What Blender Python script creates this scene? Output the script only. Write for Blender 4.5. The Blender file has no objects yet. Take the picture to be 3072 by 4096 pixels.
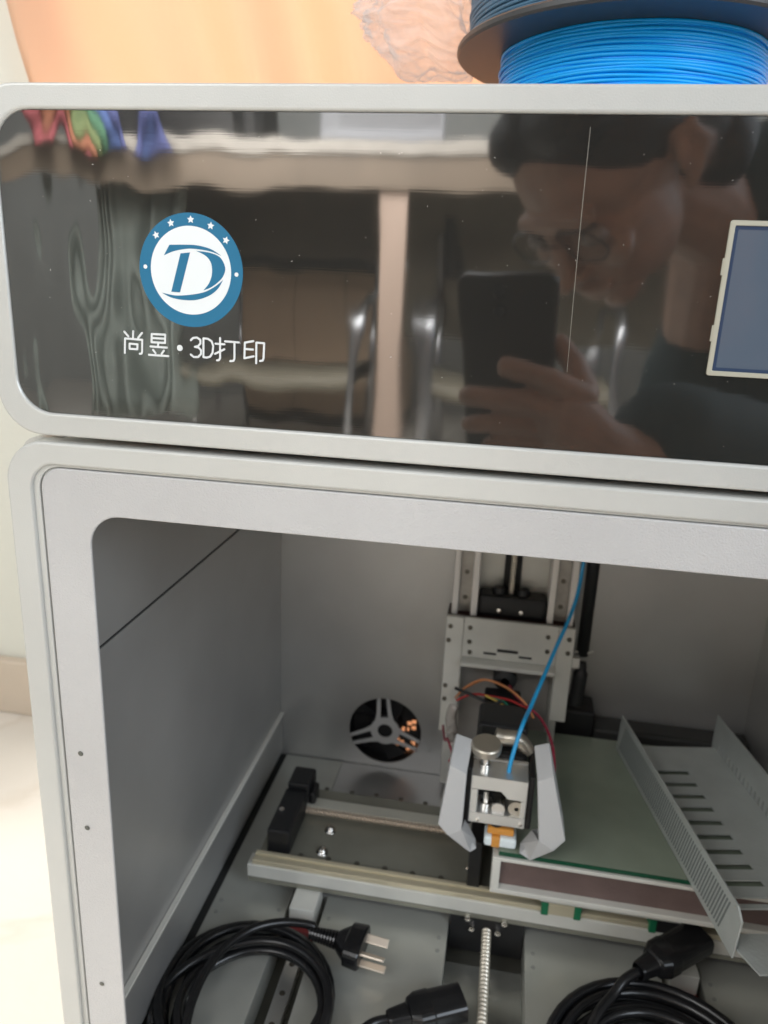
import bpy, bmesh, math, random
from mathutils import Vector, Matrix, noise
from math import sin, cos, pi, radians, sqrt, atan2
random.seed(7)
S = bpy.context.scene
COL = S.collection

# ------------------------------------------------------------------ camera
FPX, CW, CH = 756.17, 768.0, 1024.0
M3 = Matrix(((0.9847003, 0.08802631, -0.15038843),
             (0.16915587, -0.2755865, 0.94627606),
             (0.04185217, -0.95723741, -0.28626027)))      # columns: right, down, forward
CAM = Vector((0.0, -0.31, 0.0))
cd = bpy.data.cameras.new('camera'); cam = bpy.data.objects.new('camera', cd); COL.objects.link(cam)
cd.sensor_fit = 'HORIZONTAL'; cd.sensor_width = 36.0; cd.lens = FPX / CW * 36.0
cd.clip_start = 0.001; cd.clip_end = 100
cd.dof.use_dof = True; cd.dof.focus_distance = 0.335; cd.dof.aperture_fstop = cd.lens / 2.3
rgt, dwn, fwd = (Vector((M3[0][i], M3[1][i], M3[2][i])) for i in range(3))
mw = Matrix.Identity(4)
for r in range(3):
    mw[r][0] = rgt[r]; mw[r][1] = -dwn[r]; mw[r][2] = -fwd[r]; mw[r][3] = CAM[r]
cam.matrix_world = mw
S.camera = cam

# ------------------------------------------------------------------ light
S.view_settings.view_transform = 'Standard'; S.view_settings.look = 'None'
S.view_settings.exposure = 0.0; S.view_settings.gamma = 1.0
w = bpy.data.worlds.new('World'); S.world = w; w.use_nodes = True
bg = w.node_tree.nodes['Background']; bg.inputs[0].default_value = (0.97, 0.98, 1.0, 1); bg.inputs[1].default_value = 0.45
def area(name, loc, to, sx, sy, power, col, spread=180):
    l = bpy.data.lights.new(name, 'AREA'); l.shape = 'RECTANGLE'; l.size = sx; l.size_y = sy
    l.energy = power; l.color = col; l.spread = radians(spread)
    o = bpy.data.objects.new(name, l); COL.objects.link(o); o.location = loc
    o.rotation_euler = (Vector(to) - Vector(loc)).to_track_quat('-Z', 'Y').to_euler()
    return o
area('window_light', (-1.5, -1.3, 1.3), (0, 0.1, -0.2), 1.4, 1.6, 17.5, (1.0, 0.99, 0.95))
area('side_window_light', (1.5, -1.2, 0.75), (-0.1, 0.2, -0.25), 1.2, 1.0, 26, (0.80, 0.90, 1.0))
area('curtain_window_light', (0.3, 1.05, 0.15), (0.2, 0.0, 0.05), 1.9, 1.6, 36, (1.0, 0.97, 0.92))
area('desk_area_fill_light', (-0.5, -1.0, 1.05), (-0.25, -2.5, -0.15), 1.8, 0.6, 42, (1.0, 0.98, 0.94), 120)  # added fill to brighten the mirrored desk, no real lamp there
area('under_desk_fill_light', (-0.7, -1.15, 0.52), (-0.3, -2.6, -0.2), 0.8, 0.3, 18, (1.0, 0.97, 0.92))  # added low fill that reaches the cupboard beneath the desk top
area('chamber_fill_light', (-0.6, -1.7, 1.15), (0.05, 0.2, -0.35), 1.2, 0.5, 13, (0.97, 0.98, 1.0))  # added frontal fill to lift the chamber, kept out of the mirror
sp = bpy.data.lights.new('sunbeam', 'SPOT'); sp.energy = 120; sp.spot_size = radians(19); sp.spot_blend = 0.5; sp.shadow_soft_size = 0.05
sp.color = (1.0, 0.98, 0.93)
so = bpy.data.objects.new('sunbeam', sp); COL.objects.link(so); so.location = (-1.3, -0.7, 1.3)
so.rotation_euler = (Vector((-0.40, -0.04, -0.54)) - so.location).to_track_quat('-Z', 'Y').to_euler()

# ------------------------------------------------------------------ helpers
def hit(u, v, ax, val):
    d = rgt * (u - CW / 2) + dwn * (v - CH / 2) + fwd * FPX
    i = 'xyz'.index(ax); return CAM + d * ((val - CAM[i]) / d[i])
def MR(u, v, dv):                 # the real place of a thing seen mirrored in the panel, dv in front of it
    p = hit(u, v, 'y', dv); return Vector((p.x, -dv, p.z))

def mat(name, col, rough=0.5, metal=0.0, bump=0.0, bscale=900, var=0.0, vscale=8, trans=0, ior=1.5, coat=0.0, spec=0.5, detail=3):
    m = bpy.data.materials.new(name); m.use_nodes = True; nt = m.node_tree; N = nt.nodes; b = N['Principled BSDF']
    b.inputs['Base Color'].default_value = (*col, 1); b.inputs['Roughness'].default_value = rough
    b.inputs['Metallic'].default_value = metal; b.inputs['IOR'].default_value = ior
    b.inputs['Transmission Weight'].default_value = trans; b.inputs['Coat Weight'].default_value = coat
    b.inputs['Specular IOR Level'].default_value = spec
    tc = N.new('ShaderNodeTexCoord')
    if bump:
        n = N.new('ShaderNodeTexNoise'); n.inputs['Scale'].default_value = bscale; n.inputs['Detail'].default_value = detail
        bp = N.new('ShaderNodeBump'); bp.inputs['Strength'].default_value = bump; bp.inputs['Distance'].default_value = 1.0 / bscale
        nt.links.new(tc.outputs['Object'], n.inputs['Vector']); nt.links.new(n.outputs[0], bp.inputs['Height'])
        nt.links.new(bp.outputs[0], b.inputs['Normal'])
    if var:
        n = N.new('ShaderNodeTexNoise'); n.inputs['Scale'].default_value = vscale; n.inputs['Detail'].default_value = 6
        r = N.new('ShaderNodeMapRange'); r.inputs['From Min'].default_value = 0.3; r.inputs['From Max'].default_value = 0.7
        r.inputs['To Min'].default_value = 1 - var; r.inputs['To Max'].default_value = 1 + var
        mx = N.new('ShaderNodeVectorMath'); mx.operation = 'SCALE'; mx.inputs[0].default_value = col
        nt.links.new(tc.outputs['Object'], n.inputs['Vector']); nt.links.new(n.outputs[0], r.inputs[0])
        nt.links.new(r.outputs[0], mx.inputs['Scale']); nt.links.new(mx.outputs[0], b.inputs['Base Color'])
        r2 = N.new('ShaderNodeMapRange'); r2.inputs['From Min'].default_value = 0.3; r2.inputs['From Max'].default_value = 0.7
        r2.inputs['To Min'].default_value = max(0.02, rough - 0.03); r2.inputs['To Max'].default_value = min(1, rough + 0.03)
        nt.links.new(n.outputs[0], r2.inputs[0]); nt.links.new(r2.outputs[0], b.inputs['Roughness'])
    return m

class G:
    def __init__(s): s.v = []; s.f = []; s.n = 0
    def add(s, vs, fs):
        o = len(s.v); s.v += [tuple(p) for p in vs]; s.f += [tuple(i + o for i in f) for f in fs]; return s
    def box(s, x0, x1, y0, y1, z0, z1, T=None):
        vs = [Vector((x, y, z)) for x in (x0, x1) for y in (y0, y1) for z in (z0, z1)]
        if T: vs = [T @ v for v in vs]
        return s.add(vs, [(0, 1, 3, 2), (4, 6, 7, 5), (0, 4, 5, 1), (2, 3, 7, 6), (0, 2, 6, 4), (1, 5, 7, 3)])
    def tube(s, pts, r, seg=10, caps=True):
        pts = [Vector(p) for p in pts]; R = r if isinstance(r, (list, tuple)) else [r] * len(pts)
        vs = []; fs = []; up = None
        for i, p in enumerate(pts):
            t = (pts[min(i + 1, len(pts) - 1)] - pts[max(i - 1, 0)]).normalized()
            if up is None: up = t.orthogonal().normalized()
            a = (up - t * up.dot(t)).normalized(); up = a; b = t.cross(a)
            for k in range(seg):
                an = 2 * pi * k / seg; vs.append(p + (a * cos(an) + b * sin(an)) * R[i])
        for i in range(len(pts) - 1):
            for k in range(seg):
                k2 = (k + 1) % seg; fs.append((i * seg + k, i * seg + k2, (i + 1) * seg + k2, (i + 1) * seg + k))
        if caps: fs.append(tuple(range(seg))[::-1]); fs.append(tuple((len(pts) - 1) * seg + k for k in range(seg)))
        return s.add(vs, fs)
    def cyl(s, a, b, r, r2=None, seg=20): return s.tube([a, b], [r, r if r2 is None else r2], seg)
    def lathe(s, c, axis, prof, seg=48, closed=False):
        c = Vector(c); t = Vector(axis).normalized(); a = t.orthogonal().normalized(); b = t.cross(a); n = len(prof)
        vs = [c + t * h + (a * cos(2 * pi * k / seg) + b * sin(2 * pi * k / seg)) * r for (r, h) in prof for k in range(seg)]
        fs = []
        for i in range(n if closed else n - 1):
            j = (i + 1) % n
            for k in range(seg): k2 = (k + 1) % seg; fs.append((i * seg + k, i * seg + k2, j * seg + k2, j * seg + k))
        return s.add(vs, fs)
    def prism(s, poly, off):       # 3-D planar polygon extruded by a vector
        n = len(poly); off = Vector(off); P = [Vector(p) for p in poly]
        return s.add(P + [p + off for p in P], [tuple(range(n)), tuple(range(2 * n - 1, n - 1, -1))] + [(i, i + n, (i + 1) % n + n, (i + 1) % n) for i in range(n)])
    def ring(s, lo, li, y0, y1):   # frame between two loops of equal count in the xz plane
        n = len(lo); vs = [(x, y0, z) for x, z in lo] + [(x, y0, z) for x, z in li] + [(x, y1, z) for x, z in li] + [(x, y1, z) for x, z in lo]
        fs = []
        for i in range(n):
            j = (i + 1) % n
            for a in range(4): b = (a + 1) % 4; fs.append((a * n + i, a * n + j, b * n + j, b * n + i))
        return s.add(vs, fs)
    def ell(s, c, rx, ry, rz, T=None, seg=16, rings=10):
        vs = []; fs = []
        for i in range(rings + 1):
            th = pi * i / rings
            for k in range(seg):
                ph = 2 * pi * k / seg; p = Vector((rx * sin(th) * cos(ph), ry * sin(th) * sin(ph), rz * cos(th)))
                vs.append(Vector(c) + (T @ p if T else p))
        for i in range(rings):
            for k in range(seg): k2 = (k + 1) % seg; fs.append((i * seg + k, i * seg + k2, (i + 1) * seg + k2, (i + 1) * seg + k))
        return s.add(vs, fs)
    def build(s, name, m, parent=None, bevel=0, smooth=False, label=None, seg=2):
        me = bpy.data.meshes.new(name); me.from_pydata(s.v, [], s.f)
        bm = bmesh.new(); bm.from_mesh(me); bmesh.ops.recalc_face_normals(bm, faces=bm.faces); bm.to_mesh(me); bm.free()
        me.materials.append(m)
        o = bpy.data.objects.new(name, me); COL.objects.link(o)
        if parent: o.parent = parent
        if smooth: me.shade_smooth()
        if bevel:
            b = o.modifiers.new('bevel', 'BEVEL'); b.width = bevel; b.segments = seg; b.limit_method = 'ANGLE'; b.angle_limit = radians(40)
        if label: o['label'] = label
        return o
def thing(name, label, cat, group=None, loc=(0, 0, 0)):
    o = bpy.data.objects.new(name, None); COL.objects.link(o); o.empty_display_size = 0.05; tag(o, label, cat, group); return o
def tag(o, label, cat, group=None, kind=None):
    if label: o['label'] = label
    if cat: o['category'] = cat
    if group: o['group'] = group
    if kind: o['kind'] = kind
    return o
def rr(x0, x1, z0, z1, r, n=8):
    out = []
    for cx, cz, a in ((x1 - r, z1 - r, 0), (x0 + r, z1 - r, 90), (x0 + r, z0 + r, 180), (x1 - r, z0 + r, 270)):
        for k in range(n + 1): t = radians(a + 90 * k / n); out.append((cx + r * cos(t), cz + r * sin(t)))
    return out
def spline(pts, n=8):
    P = [Vector(p) for p in pts]; out = []
    for i in range(len(P) - 1):
        a, b, c, d = P[max(i - 1, 0)], P[i], P[i + 1], P[min(i + 2, len(P) - 1)]
        for k in range(n):
            t = k / n; out.append(0.5 * ((2 * b) + (c - a) * t + (2 * a - 5 * b + 4 * c - d) * t * t + (3 * b - a - 3 * c + d) * t ** 3))
    out.append(P[-1]); return out

# ------------------------------------------------------------------ materials
PAINT = mat('light_grey_powder_coat', (0.56, 0.56, 0.535), 0.34, 0.22, bump=0.16, bscale=1500, var=0.05, vscale=11)
PAINT2 = mat('light_grey_textured_coat', (0.535, 0.53, 0.53), 0.42, 0.22, bump=0.42, bscale=1100, var=0.06, vscale=9)
SHEET = mat('inner_grey_sheet', (0.50, 0.495, 0.485), 0.40, 0.62, bump=0.08, bscale=900, var=0.13, vscale=6)
FLOORP = mat('light_grey_floor_plate', (0.49, 0.495, 0.455), 0.32, 0.5, bump=0.08, bscale=900, var=0.10, vscale=14)
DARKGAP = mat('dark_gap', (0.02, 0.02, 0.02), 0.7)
BLACK = mat('black_plastic', (0.012, 0.012, 0.013), 0.45, bump=0.15, bscale=600)
RUBBER = mat('black_pvc_cable', (0.009, 0.009, 0.010), 0.26)
ALU = mat('brushed_aluminium', (0.72, 0.72, 0.70), 0.33, 0.85, bump=0.1, bscale=700, var=0.05, vscale=40)
WHITEAL = mat('pale_anodised_plate', (0.66, 0.65, 0.60), 0.42, 0.15, var=0.06, vscale=30)
WARMSTEEL = mat('oiled_rail_steel', (0.66, 0.59, 0.43), 0.34, 0.45, var=0.03, vscale=60)
LIPM = mat('pale_strip_lip', (0.70, 0.68, 0.62), 0.4)
WEBM = mat('dull_rail_web', (0.36, 0.34, 0.31), 0.4, 0.4, var=0.2, vscale=60)
HOLEM = mat('grey_hole_shade', (0.12, 0.12, 0.10), 0.6)
PLSC = mat('grey_rivet', (0.36, 0.36, 0.34), 0.35, 0.5)
SUMP = mat('shade_dark_base_sheet', (0.085, 0.083, 0.070), 0.4, 0.4, var=0.3, vscale=25)  # shade of the troughs is put into this sheet's colour
BASEPL = mat('grey_green_module_plate', (0.27, 0.265, 0.22), 0.36, 0.45, bump=0.08, bscale=800, var=0.1, vscale=22)
STEEL = mat('bright_screw_steel', (0.75, 0.72, 0.68), 0.2, 1.0)
SCREWM = mat('lead_screw_steel', (0.68, 0.62, 0.52), 0.32, 0.45)
DARKST = mat('dark_screw_head', (0.13, 0.12, 0.10), 0.4, 0.7)
BRASS = mat('pale_brass_prong', (0.76, 0.66, 0.55), 0.32, 0.55)
KNOB = mat('brushed_nickel_knob', (0.56, 0.51, 0.43), 0.34, 0.85, bump=0.1)
DUCT = mat('grey_printed_plastic', (0.50, 0.50, 0.50), 0.5, bump=0.15, bscale=700)
KAPTON = mat('amber_tape', (0.62, 0.27, 0.05), 0.3)
SILIC = mat('pale_silicone_sock', (0.72, 0.80, 0.82), 0.5)
GREEN = mat('green_rail_seal', (0.01, 0.16, 0.07), 0.45)
REDR = mat('dark_red_seal', (0.33, 0.04, 0.04), 0.5)
BROWN = mat('brown_insulation_board', (0.13, 0.088, 0.08), 0.55, bump=0.2, bscale=500, var=0.1, vscale=60)
BLUE = mat('blue_filament_plastic', (0.0, 0.40, 0.95), 0.42)
BLUE2 = mat('blue_filament_guide', (0.02, 0.33, 0.66), 0.35)
LOGOB = mat('logo_blue_print', (0.014, 0.155, 0.29), 0.35)
LOGOW = mat('logo_white_print', (0.80, 0.83, 0.84), 0.35)
TEXTW = mat('white_lettering', (0.72, 0.74, 0.74), 0.4)
SCRATCH = mat('scratch', (0.32, 0.30, 0.26), 0.5)
LCDF = mat('cream_lcd_bezel', (0.50, 0.48, 0.39), 0.35, 0.2)
GLASS = mat('green_bed_glass', (0.23, 0.265, 0.205), 0.09, var=0.12, vscale=18, coat=0.4)
GEDGE = mat('dark_green_glass_edge', (0.01, 0.07, 0.035), 0.2)

# ------------------------------------------------------------------ setting
def wavy_plane(): pass
FLZ = -0.545
pl, pr = hit(9, 0, 'y', 0.425), hit(33, 80, 'y', 0.425)
m = mat('pale_marble_tile', (0.74, 0.70, 0.63), 0.35, var=0.10, vscale=5, bump=0.05, bscale=60)
nt = m.node_tree
vn = nt.nodes.new('ShaderNodeTexNoise'); vn.inputs['Scale'].default_value = 3.0; vn.inputs['Detail'].default_value = 8; vn.inputs['Distortion'].default_value = 1.6
vr = nt.nodes.new('ShaderNodeValToRGB'); vr.color_ramp.elements[0].position = 0.46; vr.color_ramp.elements[0].color = (0.80, 0.76, 0.69, 1)
e1 = vr.color_ramp.elements.new(0.50); e1.color = (0.73, 0.68, 0.60, 1); vr.color_ramp.elements[-1].position = 0.55; vr.color_ramp.elements[-1].color = (0.78, 0.74, 0.67, 1)
nt.links.new(nt.nodes['Texture Coordinate'].outputs['Object'], vn.inputs['Vector']); nt.links.new(vn.outputs[0], vr.inputs[0]); nt.links.new(vr.outputs[0], nt.nodes['Principled BSDF'].inputs['Base Color'])
fl = G(); fl.box(-4, 4, -6, 1.6, FLZ - 0.1, FLZ); tag(fl.build('floor', m), None, None, kind='structure')
WALLM = mat('pale_wall_paint', (0.74, 0.75, 0.68), 0.7, var=0.03, vscale=4, bump=0.1, bscale=200)
tag(G().box(-3.0, pr.x + 0.035, 0.470, 0.57, FLZ, 2.4).build('wall', WALLM), None, None, kind='structure')
SKM = mat('beige_skirting_tile', (0.62, 0.53, 0.43), 0.5, var=0.05)
tag(G().box(-3.0, -0.44, 0.455, 0.4698, FLZ, FLZ + 0.075).build('skirting', SKM, bevel=0.003), None, None, kind='structure')

# curtain behind the printer, lit from the window
m = bpy.data.materials.new('peach_curtain_cloth'); m.use_nodes = True; nt = m.node_tree; N = nt.nodes; b = N['Principled BSDF']; outn = N['Material Output']
b.inputs['Base Color'].default_value = (0.88, 0.63, 0.45, 1); b.inputs['Roughness'].default_value = 0.85
tl = N.new('ShaderNodeBsdfTranslucent'); tl.inputs[0].default_value = (0.93, 0.67, 0.49, 1)
mx = N.new('ShaderNodeMixShader'); mx.inputs[0].default_value = 0.48
nt.links.new(b.outputs[0], mx.inputs[1]); nt.links.new(tl.outputs[0], mx.inputs[2]); nt.links.new(mx.outputs[0], outn.inputs[0])
tc = N.new('ShaderNodeTexCoord'); wv = N.new('ShaderNodeTexNoise'); wv.inputs['Scale'].default_value = 700
bp = N.new('ShaderNodeBump'); bp.inputs['Strength'].default_value = 0.4; bp.inputs['Distance'].default_value = 0.001
nt.links.new(tc.outputs['Object'], wv.inputs[0]); nt.links.new(wv.outputs[0], bp.inputs['Height']); nt.links.new(bp.outputs[0], b.inputs['Normal'])
CURT = m
g = G(); nx, nz = 200, 40
pl, pr = hit(9, 0, 'y', 0.425), hit(33, 80, 'y', 0.425)
for j in range(nz + 1):
    z = -0.53 + 1.73 * j / nz
    e0 = pr.x + (z - pr.z) / (pl.z - pr.z) * (pl.x - pr.x)
    e0 = max(min(e0, -0.30), -0.75)
    for i in range(nx + 1):
        t = i / nx; x = e0 + (1.3 - e0) * t; d = x - e0
        lean = 0.55 * max(0, 1 - d / 0.6) * (z - 0.1)
        ph = (x + lean) * 42
        y = 0.430 + 0.013 * sin(ph * 1.5 + 2 * noise.noise(Vector((x * 5, 7, z)))) * (0.75 + 0.5 * noise.noise(Vector((x * 4, 1, z)))) + 0.020 * noise.noise(Vector(((x + lean) * 9, z * 1.2, 3)))
        y = max(y, 0.398)
        g.v.append((x, y, z))
g.f = [(j * (nx + 1) + i, j * (nx + 1) + i + 1, (j + 1) * (nx + 1) + i + 1, (j + 1) * (nx + 1) + i) for j in range(nz) for i in range(nx)]
c = g.build('curtain', CURT, smooth=True); s = c.modifiers.new('t', 'SOLIDIFY'); s.thickness = 0.0008
tag(c, 'peach orange curtain hanging in soft folds behind the machine', 'curtain')

# ------------------------------------------------------------------ the printer
P = thing('desktop_printer', 'light grey desktop 3D printer with glossy black front panel and open chamber', '3D printer')
XL, XR = -0.2293, 0.2663
# upper housing
ZT, ZB = 0.0724, -0.0718
lo = rr(XL, XR, ZB, ZT, 0.0205, 10); li = rr(-0.2188, 0.2558, -0.0613, 0.0626, 0.0160, 10)
uh = G().ring(lo, li, 0.0, 0.012).build('front_frame', PAINT, P, bevel=0.0014, seg=3)
hs = G(); hs.prism([(x, 0.0122, z) for x, z in rr(XL + 0.0006, XR - 0.0006, ZB + 0.0006, ZT - 0.0006, 0.020, 10)], (0, 0.35, 0))
hs.build('upper_housing', PAINT, P, bevel=0.0006)
# glossy panel
m = bpy.data.materials.new('glossy_black_acrylic'); m.use_nodes = True; nt = m.node_tree; N = nt.nodes; b = N['Principled BSDF']
b.inputs['Base Color'].default_value = (0.022, 0.0213, 0.0195, 1); b.inputs['Roughness'].default_value = 0.040
b.inputs['IOR'].default_value = 2.7
tc = N.new('ShaderNodeTexCoord'); sx = N.new('ShaderNodeSeparateXYZ'); nt.links.new(tc.outputs['Object'], sx.inputs[0])
mp = N.new('ShaderNodeMapping'); mp.inputs['Scale'].default_value = (1.25, 1, 0.40); nt.links.new(tc.outputs['Object'], mp.inputs[0])
n1 = N.new('ShaderNodeTexNoise'); n1.inputs['Scale'].default_value = 34; n1.inputs['Detail'].default_value = 1.0
nt.links.new(mp.outputs[0], n1.inputs[0])
amp = N.new('ShaderNodeMapRange'); amp.interpolation_type = 'SMOOTHSTEP'
for k, v in (('From Min', -0.07), ('From Max', -0.205), ('To Min', 0.12), ('To Max', 0.50)): amp.inputs[k].default_value = v
nt.links.new(sx.outputs[0], amp.inputs[0])
bp = N.new('ShaderNodeBump'); bp.inputs['Distance'].default_value = 0.0016
nt.links.new(n1.outputs[0], bp.inputs['Height']); nt.links.new(amp.outputs[0], bp.inputs['Strength'])
mp2 = N.new('ShaderNodeMapping'); mp2.inputs['Scale'].default_value = (30, 1, 1400); nt.links.new(tc.outputs['Object'], mp2.inputs[0])
n2 = N.new('ShaderNodeTexNoise'); n2.inputs['Scale'].default_value = 1.0; n2.inputs['Detail'].default_value = 2; nt.links.new(mp2.outputs[0], n2.inputs[0])
bp2 = N.new('ShaderNodeBump'); bp2.inputs['Distance'].default_value = 0.000008; bp2.inputs['Strength'].default_value = 0.25
nt.links.new(n2.outputs[0], bp2.inputs['Height']); nt.links.new(bp.outputs[0], bp2.inputs['Normal']); nt.links.new(bp2.outputs[0], b.inputs['Normal'])
PANELM = m
g = G(); g.prism([(x, 0.0012, z) for x, z in rr(-0.2186, 0.2556, -0.0611, 0.0624, 0.0158, 10)], (0, 0.006, 0))
panel = g.build('control_panel', PANELM, P)
# dust specks and hairline scratch
DUST = mat('dust', (0.55, 0.53, 0.50), 0.8)
g = G()
for i in range(150):
    x = random.uniform(-0.20, 0.16); z = random.uniform(-0.055, 0.058); r = random.choice((0.00009, 0.00012, 0.00016, 0.00022)); a = random.uniform(0, pi)
    l = r * random.choice((1, 1, 2.5)); g.add([(x + l * cos(a) , 0.00112, z + l * sin(a)), (x - r * 0.6 * sin(a), 0.00112, z + r * 0.6 * cos(a)), (x - l * cos(a), 0.00112, z - l * sin(a)), (x + r * 0.6 * sin(a), 0.00112, z - r * 0.6 * cos(a))], [(0, 1, 2, 3)])
d = g.build('dust_specks', DUST, panel); d['kind'] = 'stuff'
g = G(); sc = [hit(590.5, 127, 'y', 0.001), hit(583, 200, 'y', 0.001), hit(574.5, 288, 'y', 0.001), hit(567, 372, 'y', 0.001)]
sc = spline(sc, 6); wd = [0.00003 + 0.00008 * (1 - abs(i / len(sc) - 0.35)) for i in range(len(sc))]
g.tube(sc, wd, 6); g.build('scratch', SCRATCH, panel)

# logo (flat print)
def LP(x, y, yy=0.0009): p = hit((450 + x / 2.37) / 4, (800 + y / 2.37) / 4, 'y', yy); return p
def flat(name, pts, m, yy, t=0.0001): return G().prism([Vector((p.x, yy, p.z)) for p in pts], (0, t, 0)).build(name, m, panel)
cl, cr, ct, cb = LP(253, 590), LP(1235, 730), LP(720, 118), LP(770, 1205)
LC = Vector(((cl.x + cr.x) / 2, 0, (ct.z + cb.z) / 2)); LR = ((cr.x - cl.x) + (ct.z - cb.z)) / 4
LCi = LP(745, 665); il, ir, it, ib = LP(362, 620), LP(1124, 690), LP(730, 244), LP(770, 1087)
LCi = Vector(((il.x + ir.x) / 2, 0, (it.z + ib.z) / 2)); LRi = ((ir.x - il.x) + (it.z - ib.z)) / 4
flat('logo_ring', [LC + Vector((cos(a * pi / 48) * LR, 0, sin(a * pi / 48) * LR)) for a in range(96)], LOGOB, 0.00100)
flat('logo_disc', [LCi + Vector((cos(a * pi / 48) * LRi, 0, sin(a * pi / 48) * LRi)) for a in range(96)], LOGOW, 0.00092)
for i, (x, y) in enumerate([(412, 332), (552, 218), (740, 184), (930, 244), (1075, 382)]):
    c0 = LP(x, y); a0 = (0.35, 0.15, 0.0, -0.15, -0.3)[i]; st = []
    for k in range(10): r = 0.00160 if k % 2 == 0 else 0.00078; a = pi / 2 + a0 + k * pi / 5; st.append(c0 + Vector((cos(a) * r, 0, sin(a) * r)))
    flat('logo_star', st, LOGOW, 0.00092)
for x, y in ((311, 631), (1175, 707)):
    c0 = LP(x, y); flat('logo_dot', [c0 + Vector((cos(a * pi / 12) * 0.00085, 0, sin(a * pi / 12) * 0.00085)) for a in range(24)], LOGOW, 0.00092)
def curve(pts, n=6): return spline([LP(*p) for p in pts], n)
flat('logo_letter', [LP(645, 506), LP(735, 497), LP(640, 876), LP(558, 869)], LOGOB, 0.00084)
flat('logo_letter', curve([(540, 424), (680, 424), (800, 430), (930, 465), (1033, 530)]) + curve([(1033, 530), (930, 488), (800, 465), (700, 463), (580, 485), (488, 524)]), LOGOB, 0.00084)
flat('logo_letter', curve([(795, 483), (920, 500), (1020, 545), (1068, 640), (1050, 720), (1000, 780), (930, 830), (862, 857)]) + curve([(862, 857), (915, 790), (943, 700), (935, 600), (885, 530), (795, 483)]), LOGOB, 0.00084)
flat('logo_letter', curve([(468, 878), (600, 905), (750, 897), (880, 870), (980, 815), (1047, 760)]) + curve([(1047, 760), (1000, 840), (920, 905), (800, 946), (680, 948), (560, 925), (468, 878)]), LOGOB, 0.00084)
# lettering as strokes
def strokes(name, ls, wdt=0.00043):
    g = G()
    for i, l in enumerate(ls):
        pts = [LP(*p) for p in l]; y = 0.00088 - 0.00002 * (i % 4)
        for a, b in zip(pts, pts[1:]):
            d = (b - a); d.y = 0; d.normalize(); n = Vector((-d.z, 0, d.x)) * wdt
            pl_ = [a + n, a + n * 0.7 - d * wdt * 0.7, a - d * wdt, a - n * 0.7 - d * wdt * 0.7, a - n, b - n, b - n * 0.7 + d * wdt * 0.7, b + d * wdt, b + n * 0.7 + d * wdt * 0.7, b + n]
            g.prism([Vector((p.x, y, p.z)) for p in pl_], (0, 0.0001, 0)); y -= 0.000003
    g.build(name, TEXTW, panel)
strokes('character', [[(112, 1248), (150, 1292)], [(197, 1243), (194, 1308)], [(280, 1260), (243, 1306)], [(118, 1450), (120, 1312), (283, 1325), (282, 1440), (276, 1456), (258, 1458)], [(162, 1362), (237, 1368), (235, 1415), (162, 1410), (162, 1362)]])
strokes('character', [[(372, 1270), (500, 1277), (498, 1355), (370, 1348), (372, 1270)], [(372, 1308), (498, 1315)], [(435, 1352), (430, 1392)], [(360, 1388), (515, 1400)], [(385, 1420), (408, 1452)], [(487, 1428), (466, 1458)], [(345, 1467), (530, 1480)]])
c0 = LP(638, 1403); flat('separator_dot', [c0 + Vector((cos(a * pi / 12) * 0.0013, 0, sin(a * pi / 12) * 0.0013)) for a in range(24)], TEXTW, 0.00086)
strokes('character', [[(742, 1330), (762, 1308), (800, 1304), (832, 1325), (834, 1360), (812, 1385), (780, 1392), (815, 1398), (840, 1425), (838, 1462), (812, 1488), (770, 1488), (742, 1465)]])
strokes('character', [[(862, 1312), (905, 1316), (940, 1340), (955, 1385), (948, 1450), (925, 1485), (895, 1494), (862, 1490), (862, 1312)]])
strokes('character', [[(975, 1362), (1062, 1368)], [(1020, 1308), (1020, 1500), (1008, 1518), (990, 1520)], [(972, 1458), (1060, 1415)], [(1066, 1340), (1198, 1350)], [(1156, 1348), (1156, 1505), (1146, 1525), (1116, 1528)]])
strokes('character', [[(1335, 1338), (1255, 1352), (1250, 1500), (1338, 1482)], [(1255, 1412), (1332, 1418)], [(1362, 1548), (1364, 1352), (1438, 1358), (1432, 1500), (1424, 1522), (1398, 1526)]])

# lcd display
SCRM = bpy.data.materials.new('lcd_glass'); SCRM.use_nodes = True; nt = SCRM.node_tree; b = nt.nodes['Principled BSDF']
b.inputs['Base Color'].default_value = (0.10, 0.125, 0.165, 1); b.inputs['Roughness'].default_value = 0.05; b.inputs['IOR'].default_value = 1.8
x0, z0, z1 = 0.0736, -0.0277, 0.0282
dis = G().ring(rr(x0, x0 + 0.09, z0, z1, 0.0008, 2), rr(x0 + 0.0018, x0 + 0.0882, z0 + 0.0018, z1 - 0.0018, 0.0004, 2), 0.0004, 0.003).build('display', LCDF, P, bevel=0.0002)
G().box(x0 + 0.0017, x0 + 0.0883, 0.001, 0.003, z0 + 0.0017, z1 - 0.0017).build('display_glass', SCRM, dis)
DKB = mat('lcd_inner_border', (0.04, 0.06, 0.11), 0.15)
G().ring(rr(x0 + 0.0018, x0 + 0.0882, z0 + 0.0018, z1 - 0.0018, 0.0003, 2), rr(x0 + 0.0031, x0 + 0.0869, z0 + 0.0031, z1 - 0.0031, 0.0003, 2), 0.0009, 0.0012).build('display_border', DKB, dis)
for zz in (0.012, -0.012): G().box(x0 - 0.0006, x0 + 0.0001, 0.0006, 0.002, zz - 0.003, zz + 0.003).build('display_tab', LCDF, dis)

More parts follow.
